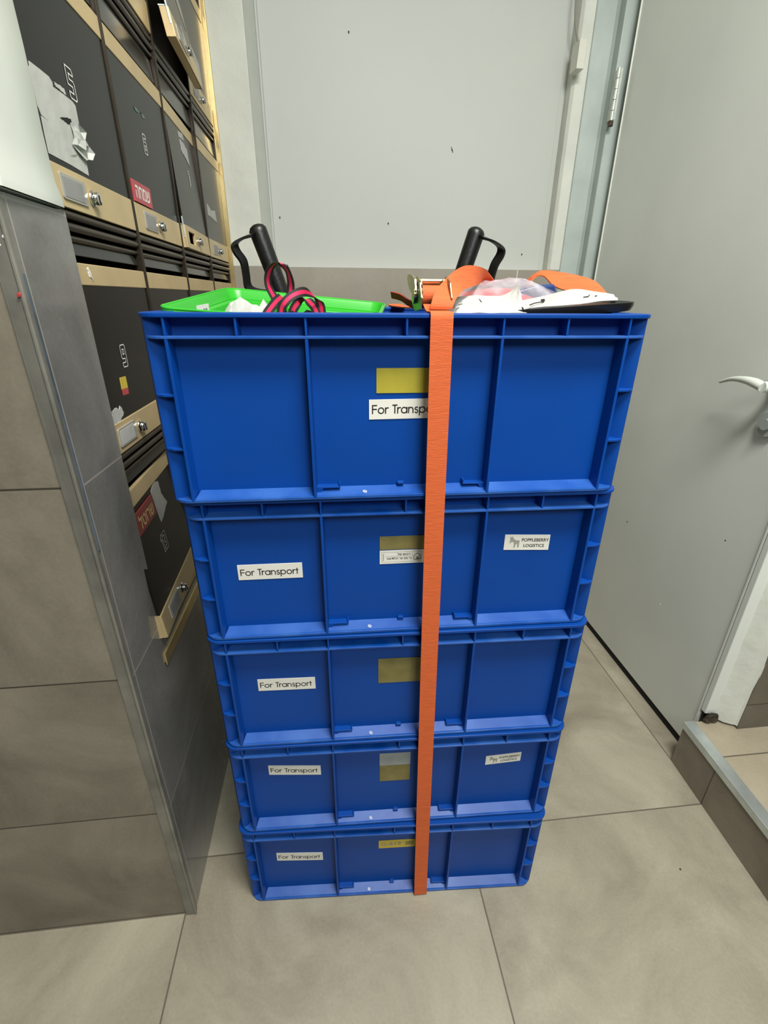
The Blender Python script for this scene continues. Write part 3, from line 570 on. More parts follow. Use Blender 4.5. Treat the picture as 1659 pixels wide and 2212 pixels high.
def build_crate(label, pose):
    t = thing('stacking_crate', label, 'crate', (0, 0, 0), 0, 'blue stacking crates')
    def add(mb, name, bevel=0.0006, smooth=False, m=m_blue): return mb.build(name, m, t, smooth, bevel)
    add(crate_body(), 'tub_wall', 0.0, True)
    b = MB(); ring(b, (0.0, 0.0), 0.0265, H - 0.0055, H - 0.0005); add(b, 'top_rim', 0.0012)
    b = MB(); ring(b, (0.003, 0.0012), 0.024, LZ - 0.0016, LZ + 0.0016); add(b, 'rib_ledge', 0.0007, m=m_blue2)
    b = MB(); ring(b, (0.003, 0.002), 0.026, 0.001, 0.0055)
    for sy in (1, -1):
        f = lambda y: y if sy > 0 else 0.4 - y
        b.add([(-0.268, f(0.006), 0.0055), (0.268, f(0.006), 0.0055), (0.264, f(0.0225), 0.012), (-0.264, f(0.0225), 0.012)], [(0, 1, 2, 3)])
    add(b, 'base_flange', 0.0009, m=m_blue2)
    for back in (False, True):
        for x in (-0.270, -0.193, -0.116, -0.001, 0.113, 0.191, 0.268): add(wall_rib(x, LZ, H - 0.005, back, 0.0026), 'short_rib', 0.0005)
        for x in (-0.270, -0.116, 0.113, 0.268): add(wall_rib(x, 0.004, LZ, back, 0.0036), 'long_rib', 0.0006)
    for s in (-1, 1):
        for y in (0.06, 0.13, 0.20, 0.27, 0.34): add(side_rib(s, y, LZ, H - 0.005), 'short_rib', 0.0005)
        for y in (0.062, 0.338): add(side_rib(s, y, 0.004, LZ), 'long_rib', 0.0006)
        for yy in (0, 1):
            for z in (0.0715, 0.1365):
                g = [(0.269, 0.0035), (0.284, 0.0040), (0.291, 0.0075), (0.2955, 0.0125), (0.2985, 0.020), (0.2985, 0.060), (0.269, 0.062)]
                pts = [(s * x, y if not yy else 0.4 - y) for x, y in g]; b = MB(); b.prism(pts, 2, z - 0.0016, z + 0.0016); add(b, 'corner_web', 0.0007)
    for s, x0, x1 in ((-1, -0.1145, -0.083), (1, 0.1115, 0.081)):
        b = MB(); xa, xb = sorted((x0, x1)); xe = x1
        b.prism([(x0, 0.0065), (x0 - s * 0.006, 0.0070), (x0 - s * 0.009, 0.0125), (x1, 0.0128), (x1, 0.0195), (x1 + s * 0.0018, 0.0195), (x1 + s * 0.0018, 0.0152), (x0, 0.0152)], 1, 0.0115, 0.0225)
        add(b, 'clip_rail', 0.0005)
    b = MB(); b.box(-0.0070, 0.0020, 0.016, 0.0225, 0.0135, 0.0175); add(b, 'clip_peg', 0.0008)
    b = MB(); b.cyl((-0.051, 0.0100, 0.0068), (0, -0.3, 1), 0.0030, 0.0014, 12); add(b, 'gate_mark', 0, True, mat('pale moulding scar', (0.35, 0.42, 0.55), 0.4, var=0.4, scale=300))
    x, y, a = pose[:3]; t.location = (x, y, pose[3]); t.rotation_euler = (0, 0, a)
    return t
def copy_tree(o, parent=None):
    c_ = o.copy(); col.objects.link(c_); c_.parent = parent
    for chd in [q for q in o.children]: copy_tree(chd, c_)
    return c_
POSE = [(0.0894, 0.5738, -0.0100), (0.0950, 0.5810, -0.0179), (0.0955, 0.5789, -0.0269), (0.0940, 0.5773, -0.0348), (0.0886, 0.5727, -0.0528)]
CL = ['topmost open blue crate holding the green basket, bags and strap loops',
      'blue crate second from the top, with three white labels and one ochre one',
      'middle blue crate of the stack, with a white label on its left panel',
      'blue crate second from the floor, with a white label left and another right',
      'bottom blue crate standing on the floor tiles']
crates = []
for i in range(5):
    z = (4 - i) * H + (0.0 if i == 4 else 0.001)
    if i == 0: crates.append(build_crate(CL[0], (*POSE[0], z)))
    else:
        c_ = copy_tree(crates[0]); c_.location = (POSE[i][0], POSE[i][1], z); c_.rotation_euler = (0, 0, POSE[i][2]); c_['label'] = CL[i]; crates.append(c_)
# ---- labels: stroke lettering for the rounded geometric "For Transport"
def arc(cx, cy, r, a0, a1, n=14, ry=None):
    return [(cx + r * math.cos(math.radians(a0 + (a1 - a0) * i / n)), cy + (ry or r) * math.sin(math.radians(a0 + (a1 - a0) * i / n))) for i in range(n + 1)]
def glyphs():
    x = 0.25; G_ = {}
    G_['F'] = (0.52, [[(0, 0), (0, 0.72)], [(0, 0.72), (0.38, 0.72)], [(0, 0.38), (0.36, 0.38)]])
    G_['T'] = (0.46, [[(0.2, 0), (0.2, 0.72)], [(0, 0.72), (0.4, 0.72)]])
    G_['o'] = (0.66, [arc(0.25, 0.25, 0.25, 0, 360, 24)])
    G_['r'] = (0.34, [[(0, 0), (0, 0.5)], [(0, 0.25)] + arc(0.20, 0.29, 0.20, 180, 75, 8)])
    G_['a'] = (0.66, [arc(0.25, 0.25, 0.25, 0, 360, 24), [(0.5, 0), (0.5, 0.5)]])
    G_['n'] = (0.56, [[(0, 0), (0, 0.5)], arc(0.2, 0.29, 0.2, 180, 0, 12) + [(0.4, 0)]])
    G_['s'] = (0.44, [arc(0.15, 0.375, 0.125, 40, 270, 10) + arc(0.15, 0.125, 0.135, 90, -150, 12)[1:]])
    G_['p'] = (0.66, [arc(0.25, 0.25, 0.25, 0, 360, 24), [(0, 0.5), (0, -0.24)]])
    G_['t'] = (0.30, [[(0.1, 0), (0.1, 0.68)], [(0, 0.48), (0.22, 0.48)]])
    G_[' '] = (0.30, [])
    return G_
GLY = glyphs()
def stroke_text(body, w, wid, place, lw=0.085):
    """flat ribbons following each stroke; place(u, v) in metres from the text's left baseline"""
    tot = sum(GLY[c_][0] for c_ in body); s = wid / tot; b = MB(); x = 0.0
    for c_ in body:
        for st in GLY[c_][1]:
            P = [Vector((x + p[0], p[1])) for p in st]
            if len(P) == 2 or (P[0] - P[-1]).length > 1e-4:
                P[0] = P[0] + (P[0] - P[1]).normalized() * lw * 0.35; P[-1] = P[-1] + (P[-1] - P[-2]).normalized() * lw * 0.35
            cl = (P[0] - P[-1]).length < 1e-4
            L_, R_ = [], []
            for i, p in enumerate(P):
                a = P[i - 1] if i else (P[-2] if cl else P[0]); c2 = P[i + 1] if i < len(P) - 1 else (P[1] if cl else P[-1])
                t_ = (c2 - a).normalized(); nrm = Vector((-t_.y, t_.x)) * lw / 2; L_.append(place(*((p + nrm) * s))); R_.append(place(*((p - nrm) * s)))
            b.add(L_ + R_, [(i, i + 1, len(L_) + i + 1, len(L_) + i) for i in range(len(L_) - 1)])
        x += GLY[c_][0]
    return b
YP = 0.0212                        # panel surface in crate coordinates
def quad_place(q):
    """q = bl, br, tr, tl in crate x,z"""
    bl, br, tr, tl = q
    def f(u, v, d=0.0007): 
        x = (bl[0] * (1 - u) + br[0] * u) * (1 - v) + (tl[0] * (1 - u) + tr[0] * u) * v
        z = (bl[1] * (1 - u) + br[1] * u) * (1 - v) + (tl[1] * (1 - u) + tr[1] * u) * v
        return (x, YP - d, z)
    return f
def crate_label(ci, q, m, name='label', lab=None):
    f = quad_place(q); b = MB(); n = 6
    front = [[f(i / n, j) for i in range(n + 1)] for j in (0, 1)]; back = [[f(i / n, j, -0.0003) for i in range(n + 1)] for j in (0, 1)]
    b.loft(front, False); b.loft([front[0], back[0]], False); b.loft([front[1], back[1]], False); b.add([front[0][0], front[1][0], back[1][0], back[0][0]], [(0, 1, 2, 3)]); b.add([front[0][-1], front[1][-1], back[1][-1], back[0][-1]], [(0, 1, 2, 3)])
    o = b.build(name, m, crates[ci])
    if lab: o['label'] = lab
    return o, f
def R4(x0, x1, z0, z1, dz=0.0, sk=0.0): return ((x0 + sk, z0), (x1 + sk, z0 + dz), (x1, z1 + dz), (x0, z1))
m_label = mat('white vinyl label', (0.76, 0.75, 0.68), 0.45, var=0.03, scale=20)
def transport_label(ci, q, tw=0.90):
    o, f = crate_label(ci, q, m_label, 'transport_label', 'white label lettered For Transport')
    W_ = (Vector(q[1]) - Vector(q[0])).length; Hh = abs(q[3][1] - q[0][1])
    b = stroke_text('For Transport', 0, W_ * tw, lambda u, v: f(0.045 + u / W_, 0.30 + v / Hh, 0.0009), 0.105)
    b.build('label_lettering', m_ink, o)
transport_label(0, R4(-0.0440, 0.0530, 0.1012, 0.1260, 0.001))
transport_label(1, R4(-0.2402, -0.1480, 0.0932, 0.1180, 0.0003))
transport_label(2, R4(-0.2342, -0.1415, 0.1060, 0.1300, -0.0012))
transport_label(3, R4(-0.2345, -0.1413, 0.1310, 0.1545, -0.0080))
transport_label(4, R4(-0.2370, -0.1444, 0.1035, 0.1275, -0.0055))
crate_label(0, R4(-0.0347, 0.0430, 0.1340, 0.1640), m_yel2, 'yellow_label', 'mustard yellow label')
crate_label(1, R4(-0.0351, 0.0420, 0.1345, 0.1560), m_yel3, 'ochre_label', 'worn ochre label')
crate_label(2, R4(-0.0376, 0.0350, 0.1090, 0.1600), m_yel3, 'ochre_label', 'worn ochre label')
crate_label(3, R4(-0.0337, 0.0230, 0.1370, 0.1680), m_gryl, 'grey_label', 'faded grey label')
crate_label(3, R4(-0.0336, 0.0230, 0.0950, 0.1360), m_yel3, 'ochre_label', 'worn ochre label')
# bottom crate: yellow tag tucked up under the ledge
o, f = crate_label(4, R4(-0.0304, 0.0437, 0.1262, 0.1500, 0.0008), m_yel, 'yellow_tag', 'yellow tag lettered G-619')
b = MB(); put_text(b, 'G-619', 0.016, lambda x, y, z=0: f(0.34 + x / 0.074, 0.55 + y / 0.024, 0.0009), width=0.040, bold=0.0001); b.build('label_lettering', m_greyink, o)
b = MB(); fr = [f(0.74, 0.30, 0.0009), f(0.96, 0.30, 0.0009), f(0.96, 0.80, 0.0009), f(0.74, 0.80, 0.0009)]; b.add(fr, [(0, 1, 2, 3)]); b.build('printed_box', mat('brown print', (0.30, 0.24, 0.07), 0.6, var=0.3, scale=300), o)
# property label with a small warehouse mark
o, f = crate_label(1, R4(-0.0350, 0.0300, 0.1107, 0.1328, 0.0002), m_label, 'property_label', 'white property label with a small warehouse mark')
b = MB(); LW, LH = 0.065, 0.0221
def put(x, y, z=0): return f(x / LW, y / LH, 0.0009)
put_text(b, 'לש שוכר', 0.0052, lambda x, y, z=0: put(0.0355 + x, 0.0158 + y), width=0.019, bold=0.00008)
put_text(b, "סגנידלוה רא סא י'ג", 0.0052, lambda x, y, z=0: put(0.0285 + x, 0.0090 + y), width=0.036, bold=0.00008)
def line(x0, y0, x1, y1, w_=0.0004):
    d_ = Vector((x1 - x0, y1 - y0)).normalized(); n_ = Vector((-d_.y, d_.x)) * w_ / 2
    b.add([put(x0 + n_.x, y0 + n_.y), put(x1 + n_.x, y1 + n_.y), put(x1 - n_.x, y1 - n_.y), put(x0 - n_.x, y0 - n_.y)], [(0, 1, 2, 3)])
for a in ((0.003, 0.003, 0.062, 0.003), (0.003, 0.0195, 0.062, 0.0195), (0.003, 0.003, 0.003, 0.0195), (0.062, 0.003, 0.062, 0.0195), (0.0478, 0.0055, 0.0478, 0.018), (0.008, 0.0125, 0.0445, 0.0125)): line(*a, 0.00025)
hs = [(0.0505, 0.006), (0.0505, 0.0125), (0.0555, 0.0165), (0.0605, 0.0125), (0.0605, 0.006), (0.0505, 0.006)]
for i in range(5): line(*hs[i], *hs[i + 1], 0.0008)
for k in range(4): line(0.0535, 0.0065 + 0.0012 * k, 0.0585, 0.0065 + 0.0012 * k, 0.0006)
for k in range(8): line(0.0045, 0.0055 + k * 0.0015, 0.0062, 0.0062 + k * 0.0015, 0.0005)
b.build('label_print', m_ink, o)
# logistics labels with an animal mark
def logistics(ci, q):
    o, f = crate_label(ci, q, m_label, 'logistics_label', 'white label lettered POPPLEBERRY LOGISTICS')
    LW, LH = (Vector(q[1]) - Vector(q[0])).length, abs(q[3][1] - q[0][1])
    b = MB(); pl = lambda cx, cy: (lambda x, y, z=0: f((cx + x) / LW, (cy + y) / LH, 0.0009))
    put_text(b, 'POPPLEBERRY', 0.0072, pl(LW * 0.68, LH * 0.67), width=LW * 0.60, bold=0.00012); put_text(b, 'LOGISTICS', 0.0072, pl(LW * 0.66, LH * 0.30), width=LW * 0.46, bold=0.00012)
    b.build('label_lettering', m_ink, o)
    dk = [(0.10, 0.86), (0.13, 0.84), (0.155, 0.92), (0.17, 0.80), (0.215, 0.70), (0.25, 0.63), (0.30, 0.66), (0.33, 0.60), (0.325, 0.40), (0.32, 0.18), (0.29, 0.16), (0.285, 0.36), (0.26, 0.44), (0.24, 0.30), (0.23, 0.14), (0.20, 0.14), (0.205, 0.42), (0.185, 0.52), (0.15, 0.55), (0.12, 0.45), (0.095, 0.50), (0.11, 0.68)]
    dk = [(0.02 + u * 0.95, v) for u, v in dk]
    b = MB(); b.add([f(u, v, 0.0009) for u, v in dk], [tuple(range(len(dk)))]); b.build('animal_mark', mat('grey logo print', (0.33, 0.33, 0.29), 0.6, var=0.15, scale=300), o)
logistics(1, R4(0.1502, 0.2195, 0.1268, 0.1520, -0.0028))
logistics(3, R4(0.1650, 0.2316, 0.1224, 0.1448, 0.0058))

# ------------------------------------------------------------------ hand truck behind the stack
t = thing('hand_truck', 'folding hand truck with two black guarded grips standing behind the crates', 'hand truck', (0.09, 1.03, 0))
def ht(b, name, m, **kw): return local_child(b, name, m, t, **kw)
for s, top, bot, gd in ((1, (-0.125, 1.032, 1.262), (-0.088, 1.028, 1.150), [(-0.128, 1.012, 1.252), (-0.146, 1.002, 1.246), (-0.163, 1.000, 1.236), (-0.162, 1.001, 1.224), (-0.152, 1.004, 1.208), (-0.150, 1.006, 1.185), (-0.149, 1.006, 1.168), (-0.140, 1.006, 1.160), (-0.115, 1.014, 1.156), (-0.092, 1.022, 1.154)]),
                        (-1, (0.289, 1.032, 1.265), (0.252, 1.028, 1.150), [(0.292, 1.012, 1.255), (0.310, 1.002, 1.249), (0.329, 1.000, 1.238), (0.331, 1.001, 1.226), (0.322, 1.004, 1.208), (0.317, 1.006, 1.185), (0.315, 1.006, 1.168), (0.306, 1.006, 1.160), (0.280, 1.014, 1.156), (0.256, 1.022, 1.154)])):
    tv, bv = Vector(top), Vector(bot); d_ = (tv - bv).normalized()
    b = MB(); b.tube([bv, bv + d_ * 0.01, tv - d_ * 0.006, tv, tv + d_ * 0.005, tv + d_ * 0.008], [0.0145, 0.0155, 0.0165, 0.0165, 0.0130, 0.007], 20)
    g = ht(b, 'grip', m_foam, smooth=True)
    P = smoothpts(gd, 4); b = MB(); b.strip(P, [(0.42 * s, 0.85, 0.30)] * len(P), 0.019, 0.0022); o = b.build('knuckle_guard', m_blkpl, None, True, 0.0, loc=t.location); o.location = (0, 0, 0); o.parent = g
    b = MB(); b.tube(smoothpts([bv, bv - d_ * 0.05, (bv.x + 0.02 * s, 1.028, 1.02), (bv.x + 0.022 * s, 1.03, 0.7), (bv.x + 0.022 * s, 1.035, 0.12)], 5), 0.0095, 12); ht(b, 'frame_tube', m_steel, smooth=True)
b = MB(); b.tube([(-0.07, 1.031, 0.75), (0.232, 1.031, 0.75)], 0.007, 10); b.tube([(-0.07, 1.033, 0.35), (0.232, 1.033, 0.35)], 0.007, 10); ht(b, 'cross_bar', m_steel, smooth=True)
b = MB(); b.tube([(-0.115, 1.07, 0.075), (0.275, 1.07, 0.075)], 0.006, 10); ht(b, 'axle', m_steel, smooth=True)
for x in (-0.112, 0.25):
    b = MB(); b.tube([(x, 1.07, 0.075), (x + 0.024, 1.07, 0.075)], 0.0745, 28); w_ = ht(b, 'wheel', m_rubber, smooth=True, bevel=0.004)
b = MB(); b.box(-0.10, 0.26, 1.012, 1.02, 0.03, 0.16); b.box(-0.10, 0.26, 1.012, 1.045, 0.10, 0.106); ht(b, 'toe_plate', m_steel, bevel=0.001)

# ------------------------------------------------------------------ things inside the top crate
# green basket, tilted: bilinear patch between its four corners
def patch(A, B, C, D):
    A, B, C, D = map(Vector, (A, B, C, D))
    return lambda u, v, dz=0.0: A * (1 - u) * (1 - v) + D * u * (1 - v) + C * u * v + B * (1 - u) * v + Vector((0, 0, dz))
bp = patch((-0.205, 0.634, 1.1365), (-0.172, 0.925, 1.1620), (0.100, 0.905, 1.1390), (0.062, 0.660, 1.1180))
t = thing('plastic_basket', 'bright green plastic basket tipped inside the top crate under the striped lanyard', 'basket', (-0.03, 0.78, 1.04))
def bring(ins, dz, r=0.085):
    return [bp(x, y, dz) for x, y in rrect(ins, 1 - ins, ins, 1 - ins, r - ins * 0.6, 7)]
b = MB(); b.loft([bring(0.010, -0.0045), bring(0.0, -0.0035), bring(0.0, -0.001), bring(0.004, 0.0005), bring(0.018, 0.0005), bring(0.022, -0.001), bring(0.034, -0.0125), bring(0.042, -0.0138), bring(0.066, -0.0138), bring(0.074, -0.0150), bring(0.105, -0.075)], True)
b.add(bring(0.105, -0.075), [tuple(range(32))]); local_child(b, 'tub', m_green, t, smooth=True)
for ins_, dz_, r_ in ((0.003, 0.0006, 0.0016), (0.040, -0.0130, 0.0014)):
    b = MB(); q_ = bring(ins_, dz_); b.tube(q_ + q_[:2], r_, 8, cap=False); local_child(b, 'rim_bead', m_green, t, smooth=True)
for (u0, u1) in ((0.12, 0.42), (0.58, 0.90)):
    b = MB(); A_ = [bp(u, 0.905, -0.019 - 0.0008 * 0) for u in [u0 + (u1 - u0) * i / 10 for i in range(11)]]
    b.tube(A_, 0.0016, 8); b.tube([p + Vector((0, 0.006, -0.006)) for p in A_], 0.0012, 8); local_child(b, 'handle_slot', m_green, t, smooth=True)
# paper sheets in the basket
def crumpled(name, label, cat, base, rx, ry, hgt, seed, m, n=14, rot=0.0, group=None, parent=None):
    """a folded sheet heap: grid with sharp folds, closed underneath"""
    random.seed(seed); vs = []; 
    for j in range(n):
        for i in range(n):
            u, v = i / (n - 1) * 2 - 1, j / (n - 1) * 2 - 1
            e = max(0.0, 1 - max(abs(u), abs(v)) ** 3)
            zz = hgt * (e * (0.55 + 0.6 * noise.noise((u * 1.7 + seed, v * 1.7, seed * 0.37)) + 0.25 * abs(noise.noise((u * 5, v * 5 + seed, 2)))))
            x, y = u * rx * (1 + 0.12 * noise.noise((v * 2, seed, 1))), v * ry * (1 + 0.12 * noise.noise((u * 2, seed, 4)))
            vs.append((base[0] + x * math.cos(rot) - y * math.sin(rot), base[1] + x * math.sin(rot) + y * math.cos(rot), base[2] + zz))
    fs = [(j * n + i, j * n + i + 1, (j + 1) * n + i + 1, (j + 1) * n + i) for j in range(n - 1) for i in range(n - 1)]
    b = MB(); b.add(vs, fs); return b
def sheet(name, label, cat, pts_front, pts_back, m, sag=0.0, thick=0.0006, fold=0.002, seed=0, nu=18, nv=8):
    """a sheet of paper spanning from its near edge to its far edge, with creases"""
    A = smoothpts(pts_front, max(2, nu // (len(pts_front) - 1))); B = smoothpts(pts_back, max(2, nu // (len(pts_back) - 1))); n = min(len(A), len(B)); b = MB(); rows = []
    A = [A[int(i * (len(A) - 1) / (n - 1))] for i in range(n)]; B = [B[int(i * (len(B) - 1) / (n - 1))] for i in range(n)]
    for k in range(nv + 1):
        u = k / nv; rows.append([A[i].lerp(B[i], u) + Vector((0, 0, fold * noise.noise((i * 0.35 + seed, k * 0.6, seed)) * (1 if 0 < k < nv else 0.4) - sag * math.sin(PI * u))) for i in range(n)])
    b.loft(rows, False); b.loft([[p - Vector((0, 0, thick)) for p in r] for r in rows], False)
    return b
c0 = Vector((-0.10, 0.75, 1.09))
b = crumpled('', '', '', (-0.115, 0.760, 1.098), 0.046, 0.055, 0.064, 7, m_paper, rot=0.2)
o = b.build('crumpled_paper', m_paper); tag(o, 'crumpled translucent white paper inside the green basket', 'paper')
b = MB(); b.add([(-0.1734, 0.700, 1.128), (-0.1567, 0.700, 1.129), (-0.1570, 0.702, 1.1412), (-0.1727, 0.702, 1.1385), (-0.1734, 0.701, 1.128), (-0.1567, 0.701, 1.129), (-0.1570, 0.703, 1.1412), (-0.1727, 0.703, 1.1385)], [(0, 1, 2, 3), (4, 7, 6, 5), (0, 4, 5, 1), (2, 6, 7, 3), (0, 3, 7, 4), (1, 5, 6, 2)])
t = thing('paper_slip', 'small white paper slip with black print at the left of the green basket', 'paper', (-0.165, 0.701, 1.128)); local_child(b, 'slip', m_paper, t)
b = MB()
for k, (x, z) in enumerate(((-0.1640, 1.1335), (-0.1622, 1.1340), (-0.1600, 1.1345))): b.box(x, x + 0.0008, 0.6992, 0.7002, z - 0.002, z + 0.001)
local_child(b, 'print', m_ink, t)
# black and pink lanyard: one ribbon in loops
t = thing('lanyard_ribbon', 'black lanyard ribbon with a pink stripe looped over the green basket', 'lanyard', (-0.05, 0.69, 1.11))
def rib(P, wd, name='ribbon_loop', w=0.0115):
    P2 = smoothpts(P, 7); W2 = smoothpts(wd, 7); b = MB(); b.strip(P2, W2, w, 0.0004, (0, 1, 0)); local_child(b, name, [m_blkrib, m_pink], t, smooth=True)
rib([(-0.0640, 0.700, 1.100), (-0.0610, 0.700, 1.128), (-0.0690, 0.695, 1.146), (-0.0765, 0.692, 1.164), (-0.0730, 0.688, 1.180), (-0.0615, 0.684, 1.1890), (-0.0510, 0.690, 1.181), (-0.0480, 0.695, 1.163), (-0.0530, 0.695, 1.146), (-0.0680, 0.692, 1.128), (-0.078, 0.69, 1.105)],
    [(0.9, 0.3, 0.2), (0.9, 0.3, 0.1), (0.75, 0.6, 0.3), (0.7, 0.7, 0.1), (0.7, 0.7, -0.1), (0.3, 0.95, -0.1), (0.6, -0.8, 0.1), (0.85, -0.5, 0.1), (0.9, -0.3, 0.3), (0.8, -0.2, 0.5), (0.8, -0.2, 0.5)])
rib([(-0.0620, 0.665, 1.100), (-0.0600, 0.662, 1.132), (-0.0540, 0.660, 1.1435), (-0.0420, 0.664, 1.1525), (-0.0280, 0.672, 1.1555), (-0.0165, 0.684, 1.1490), (-0.0100, 0.694, 1.137), (-0.0095, 0.70, 1.100)],
    [(0.9, -0.1, -0.4), (0.8, -0.1, -0.55), (0.6, -0.2, -0.75), (0.2, -0.3, -0.95), (0.1, 0.3, -0.95), (0.7, 0.5, -0.5), (0.95, 0.3, 0.1), (0.95, 0.3, 0.0)])
rib([(-0.0500, 0.682, 1.100), (-0.0480, 0.682, 1.128), (-0.0410, 0.684, 1.1415), (-0.0330, 0.688, 1.1470), (-0.0240, 0.690, 1.1430), (-0.0160, 0.692, 1.130), (-0.012, 0.694, 1.100)],
    [(0.9, 0.1, -0.3), (0.85, 0.1, -0.4), (0.6, 0.2, -0.6), (0.1, 0.9, -0.4), (0.55, 0.3, 0.7), (0.8, 0.2, 0.5), (0.85, 0.2, 0.4)])
rib([(-0.0900, 0.682, 1.115), (-0.0800, 0.684, 1.130), (-0.0680, 0.688, 1.1440), (-0.0600, 0.690, 1.150)], [(0.7, 0.1, -0.6), (0.7, 0.1, -0.6), (0.7, 0.2, -0.6), (0.7, 0.2, -0.6)])
b = crumpled('', '', '', (-0.038, 0.69, 1.098), 0.036, 0.024, 0.045, 3, m_blkrib); local_child(b, 'ribbon_bunch', m_blkrib, t)

# orange ratchet strap
t = thing('ratchet_strap', 'orange ratchet strap running down the front of the crate stack', 'strap', (0.13, 0.567, 0))
xs = lambda z: 0.1452 - (z / 1.133) * 0.0182
cl, wd, ww = [], [], []
for k in range(60):
    z = 0.004 + (1.1275 - 0.004) * k / 59
    # lies on the flanges of each crate and follows their yaw
    ci = min(4, max(0, 4 - int(z / H))); zz = z - (4 - ci) * H
    yf = [POSE[j][1] + math.sin(POSE[j][2]) * (xs(z) - POSE[j][0]) for j in range(5)]
    i0 = 4 - z / H; j0 = min(4, max(0, int(i0))); j1 = min(4, j0 + 1); y_ = yf[j0] * (1 - (i0 - j0)) + yf[j1] * (i0 - j0) if i0 > 0 else yf[0]
    y_ = min(min(yf) + 0.002, y_)
    cl.append((xs(z), y_ - 0.0035, z)); wd.append((1, -0.02, 0)); ww.append(0.0262)
top = cl[-1]
cl += [(top[0], top[1] + 0.0002, 1.1315), (top[0], top[1] + 0.0025, 1.1345), (top[0], top[1] + 0.008, 1.1350), (top[0], top[1] + 0.022, 1.1345), (top[0], top[1] + 0.035, 1.1360), (top[0], top[1] + 0.050, 1.1420)]
wd += [(1, 0, 0)] * 6; ww += [0.0262] * 6
b = MB(); b.strip(cl, wd, ww, 0.0009); local_child(b, 'webbing', m_strap, t, smooth=True)
b = MB(); cl = smoothpts([(0.128, 0.655, 1.140), (0.128, 0.70, 1.137), (0.128, 0.80, 1.1355), (0.128, 0.93, 1.1350), (0.128, 0.975, 1.1350), (0.128, 0.986, 1.130), (0.130, 0.988, 1.05), (0.134, 0.988, 0.6), (0.145, 0.990, 0.02)], 6)
b.strip(cl, [(1, 0, 0)] * len(cl), 0.0262, 0.0009); local_child(b, 'rear_webbing', m_strap, t, smooth=True)
# ratchet buckle
rb = Vector((0.126, 0.636, 1.153))
b = MB()
for x in (0.1085, 0.1125, 0.1405, 0.1445):
    pr_ = [(0.602, 1.137), (0.640, 1.134), (0.664, 1.142), (0.668, 1.152), (0.656, 1.166), (0.634, 1.1735), (0.612, 1.166), (0.600, 1.150)] if x in (0.1085, 0.1445) else [(rb.y + 0.0165 * math.cos(2 * PI * k / 28) * (1.1 if k % 2 else 0.92), rb.z + 0.0165 * math.sin(2 * PI * k / 28) * (1.1 if k % 2 else 0.92)) for k in range(28)]
    b.prism(pr_, 0, x - 0.0008, x + 0.0008)
bk = local_child(b, 'ratchet_buckle', mat('dull zinc plate', (0.30, 0.27, 0.15), 0.36, metal=0.9, var=0.3, scale=90), t, bevel=0.0003)
b = MB(); b.cyl((0.106, rb.y, rb.z), (1, 0, 0), 0.006, 0.041, 18); b.cyl((0.104, rb.y, rb.z), (1, 0, 0), 0.010, 0.003, 18)
b.tube([(0.1085, 0.640, 1.1685), (0.1445, 0.640, 1.1685)], 0.0028, 10); b.tube([(0.1085, 0.655, 1.166), (0.1445, 0.655, 1.166)], 0.0022, 10); b.tube([(0.112, 0.655, 1.1665), (0.118, 0.652, 1.169), (0.130, 0.652, 1.168), (0.140, 0.655, 1.1665)], 0.0016, 8)
o = b.build('spindle', m_zinc, None, True, loc=t.location); o.location = (0, 0, 0); o.parent = bk
b = MB(); pr_ = [(0.622, 1.158), (0.640, 1.152), (0.672, 1.160), (0.690, 1.172), (0.684, 1.178), (0.655, 1.176), (0.630, 1.170)]; b.prism(pr_, 0, 0.1045, 0.1062); b.tube([(0.105, 0.684, 1.168), (0.138, 0.684, 1.168)], 0.004, 10)
o = b.build('ratchet_handle', m_zinc, None, True, loc=t.location); o.location = (0, 0, 0); o.parent = bk
b = MB(); b.tube([(0.1142, rb.y, rb.z - 0.001), (0.1388, rb.y, rb.z - 0.001)], 0.0118, 24); local_child(b, 'wound_webbing', m_strap, t, smooth=True)
def loop(T_, B_, name):
    A = smoothpts(T_, 6); B = smoothpts(B_, 6); n = min(len(A), len(B)); b = MB()
    A = [A[round(i * (len(A) - 1) / (n - 1))] for i in range(n)]; B = [B[round(i * (len(B) - 1) / (n - 1))] for i in range(n)]
    cl = [(A[i] + B[i]) / 2 for i in range(n)]; b.strip(cl, [A[i] - B[i] for i in range(n)], [(A[i] - B[i]).length for i in range(n)], 0.0008); local_child(b, name, m_strap, t, smooth=True)
loop([(0.1185, 0.598, 1.1375), (0.1195, 0.598, 1.143), (0.1240, 0.604, 1.1539), (0.1362, 0.62, 1.1662), (0.1596, 0.65, 1.1816), (0.186, 0.69, 1.1890), (0.219, 0.73, 1.1880), (0.2330, 0.745, 1.1810), (0.2460, 0.76, 1.1725)],
     [(0.1447, 0.598, 1.1370), (0.1462, 0.598, 1.1411), (0.15, 0.604, 1.1476), (0.1587, 0.62, 1.1537), (0.172, 0.65, 1.1593), (0.1931, 0.69, 1.1638), (0.2205, 0.745, 1.1693), (0.230, 0.765, 1.1690), (0.238, 0.780, 1.1660)], 'tail_loop')
loop([(0.3060, 0.790, 1.1660), (0.3090, 0.795, 1.1740), (0.3190, 0.795, 1.1830), (0.3300, 0.79, 1.1885), (0.3471, 0.78, 1.1870), (0.3716, 0.76, 1.1815), (0.3919, 0.74, 1.1730), (0.4034, 0.72, 1.1560)],
     [(0.3030, 0.765, 1.1630), (0.3040, 0.765, 1.1715), (0.3120, 0.770, 1.1790), (0.3230, 0.765, 1.1800), (0.3330, 0.745, 1.1660), (0.3539, 0.73, 1.1585), (0.3737, 0.72, 1.1560), (0.3880, 0.71, 1.1520)], 'tail_loop')
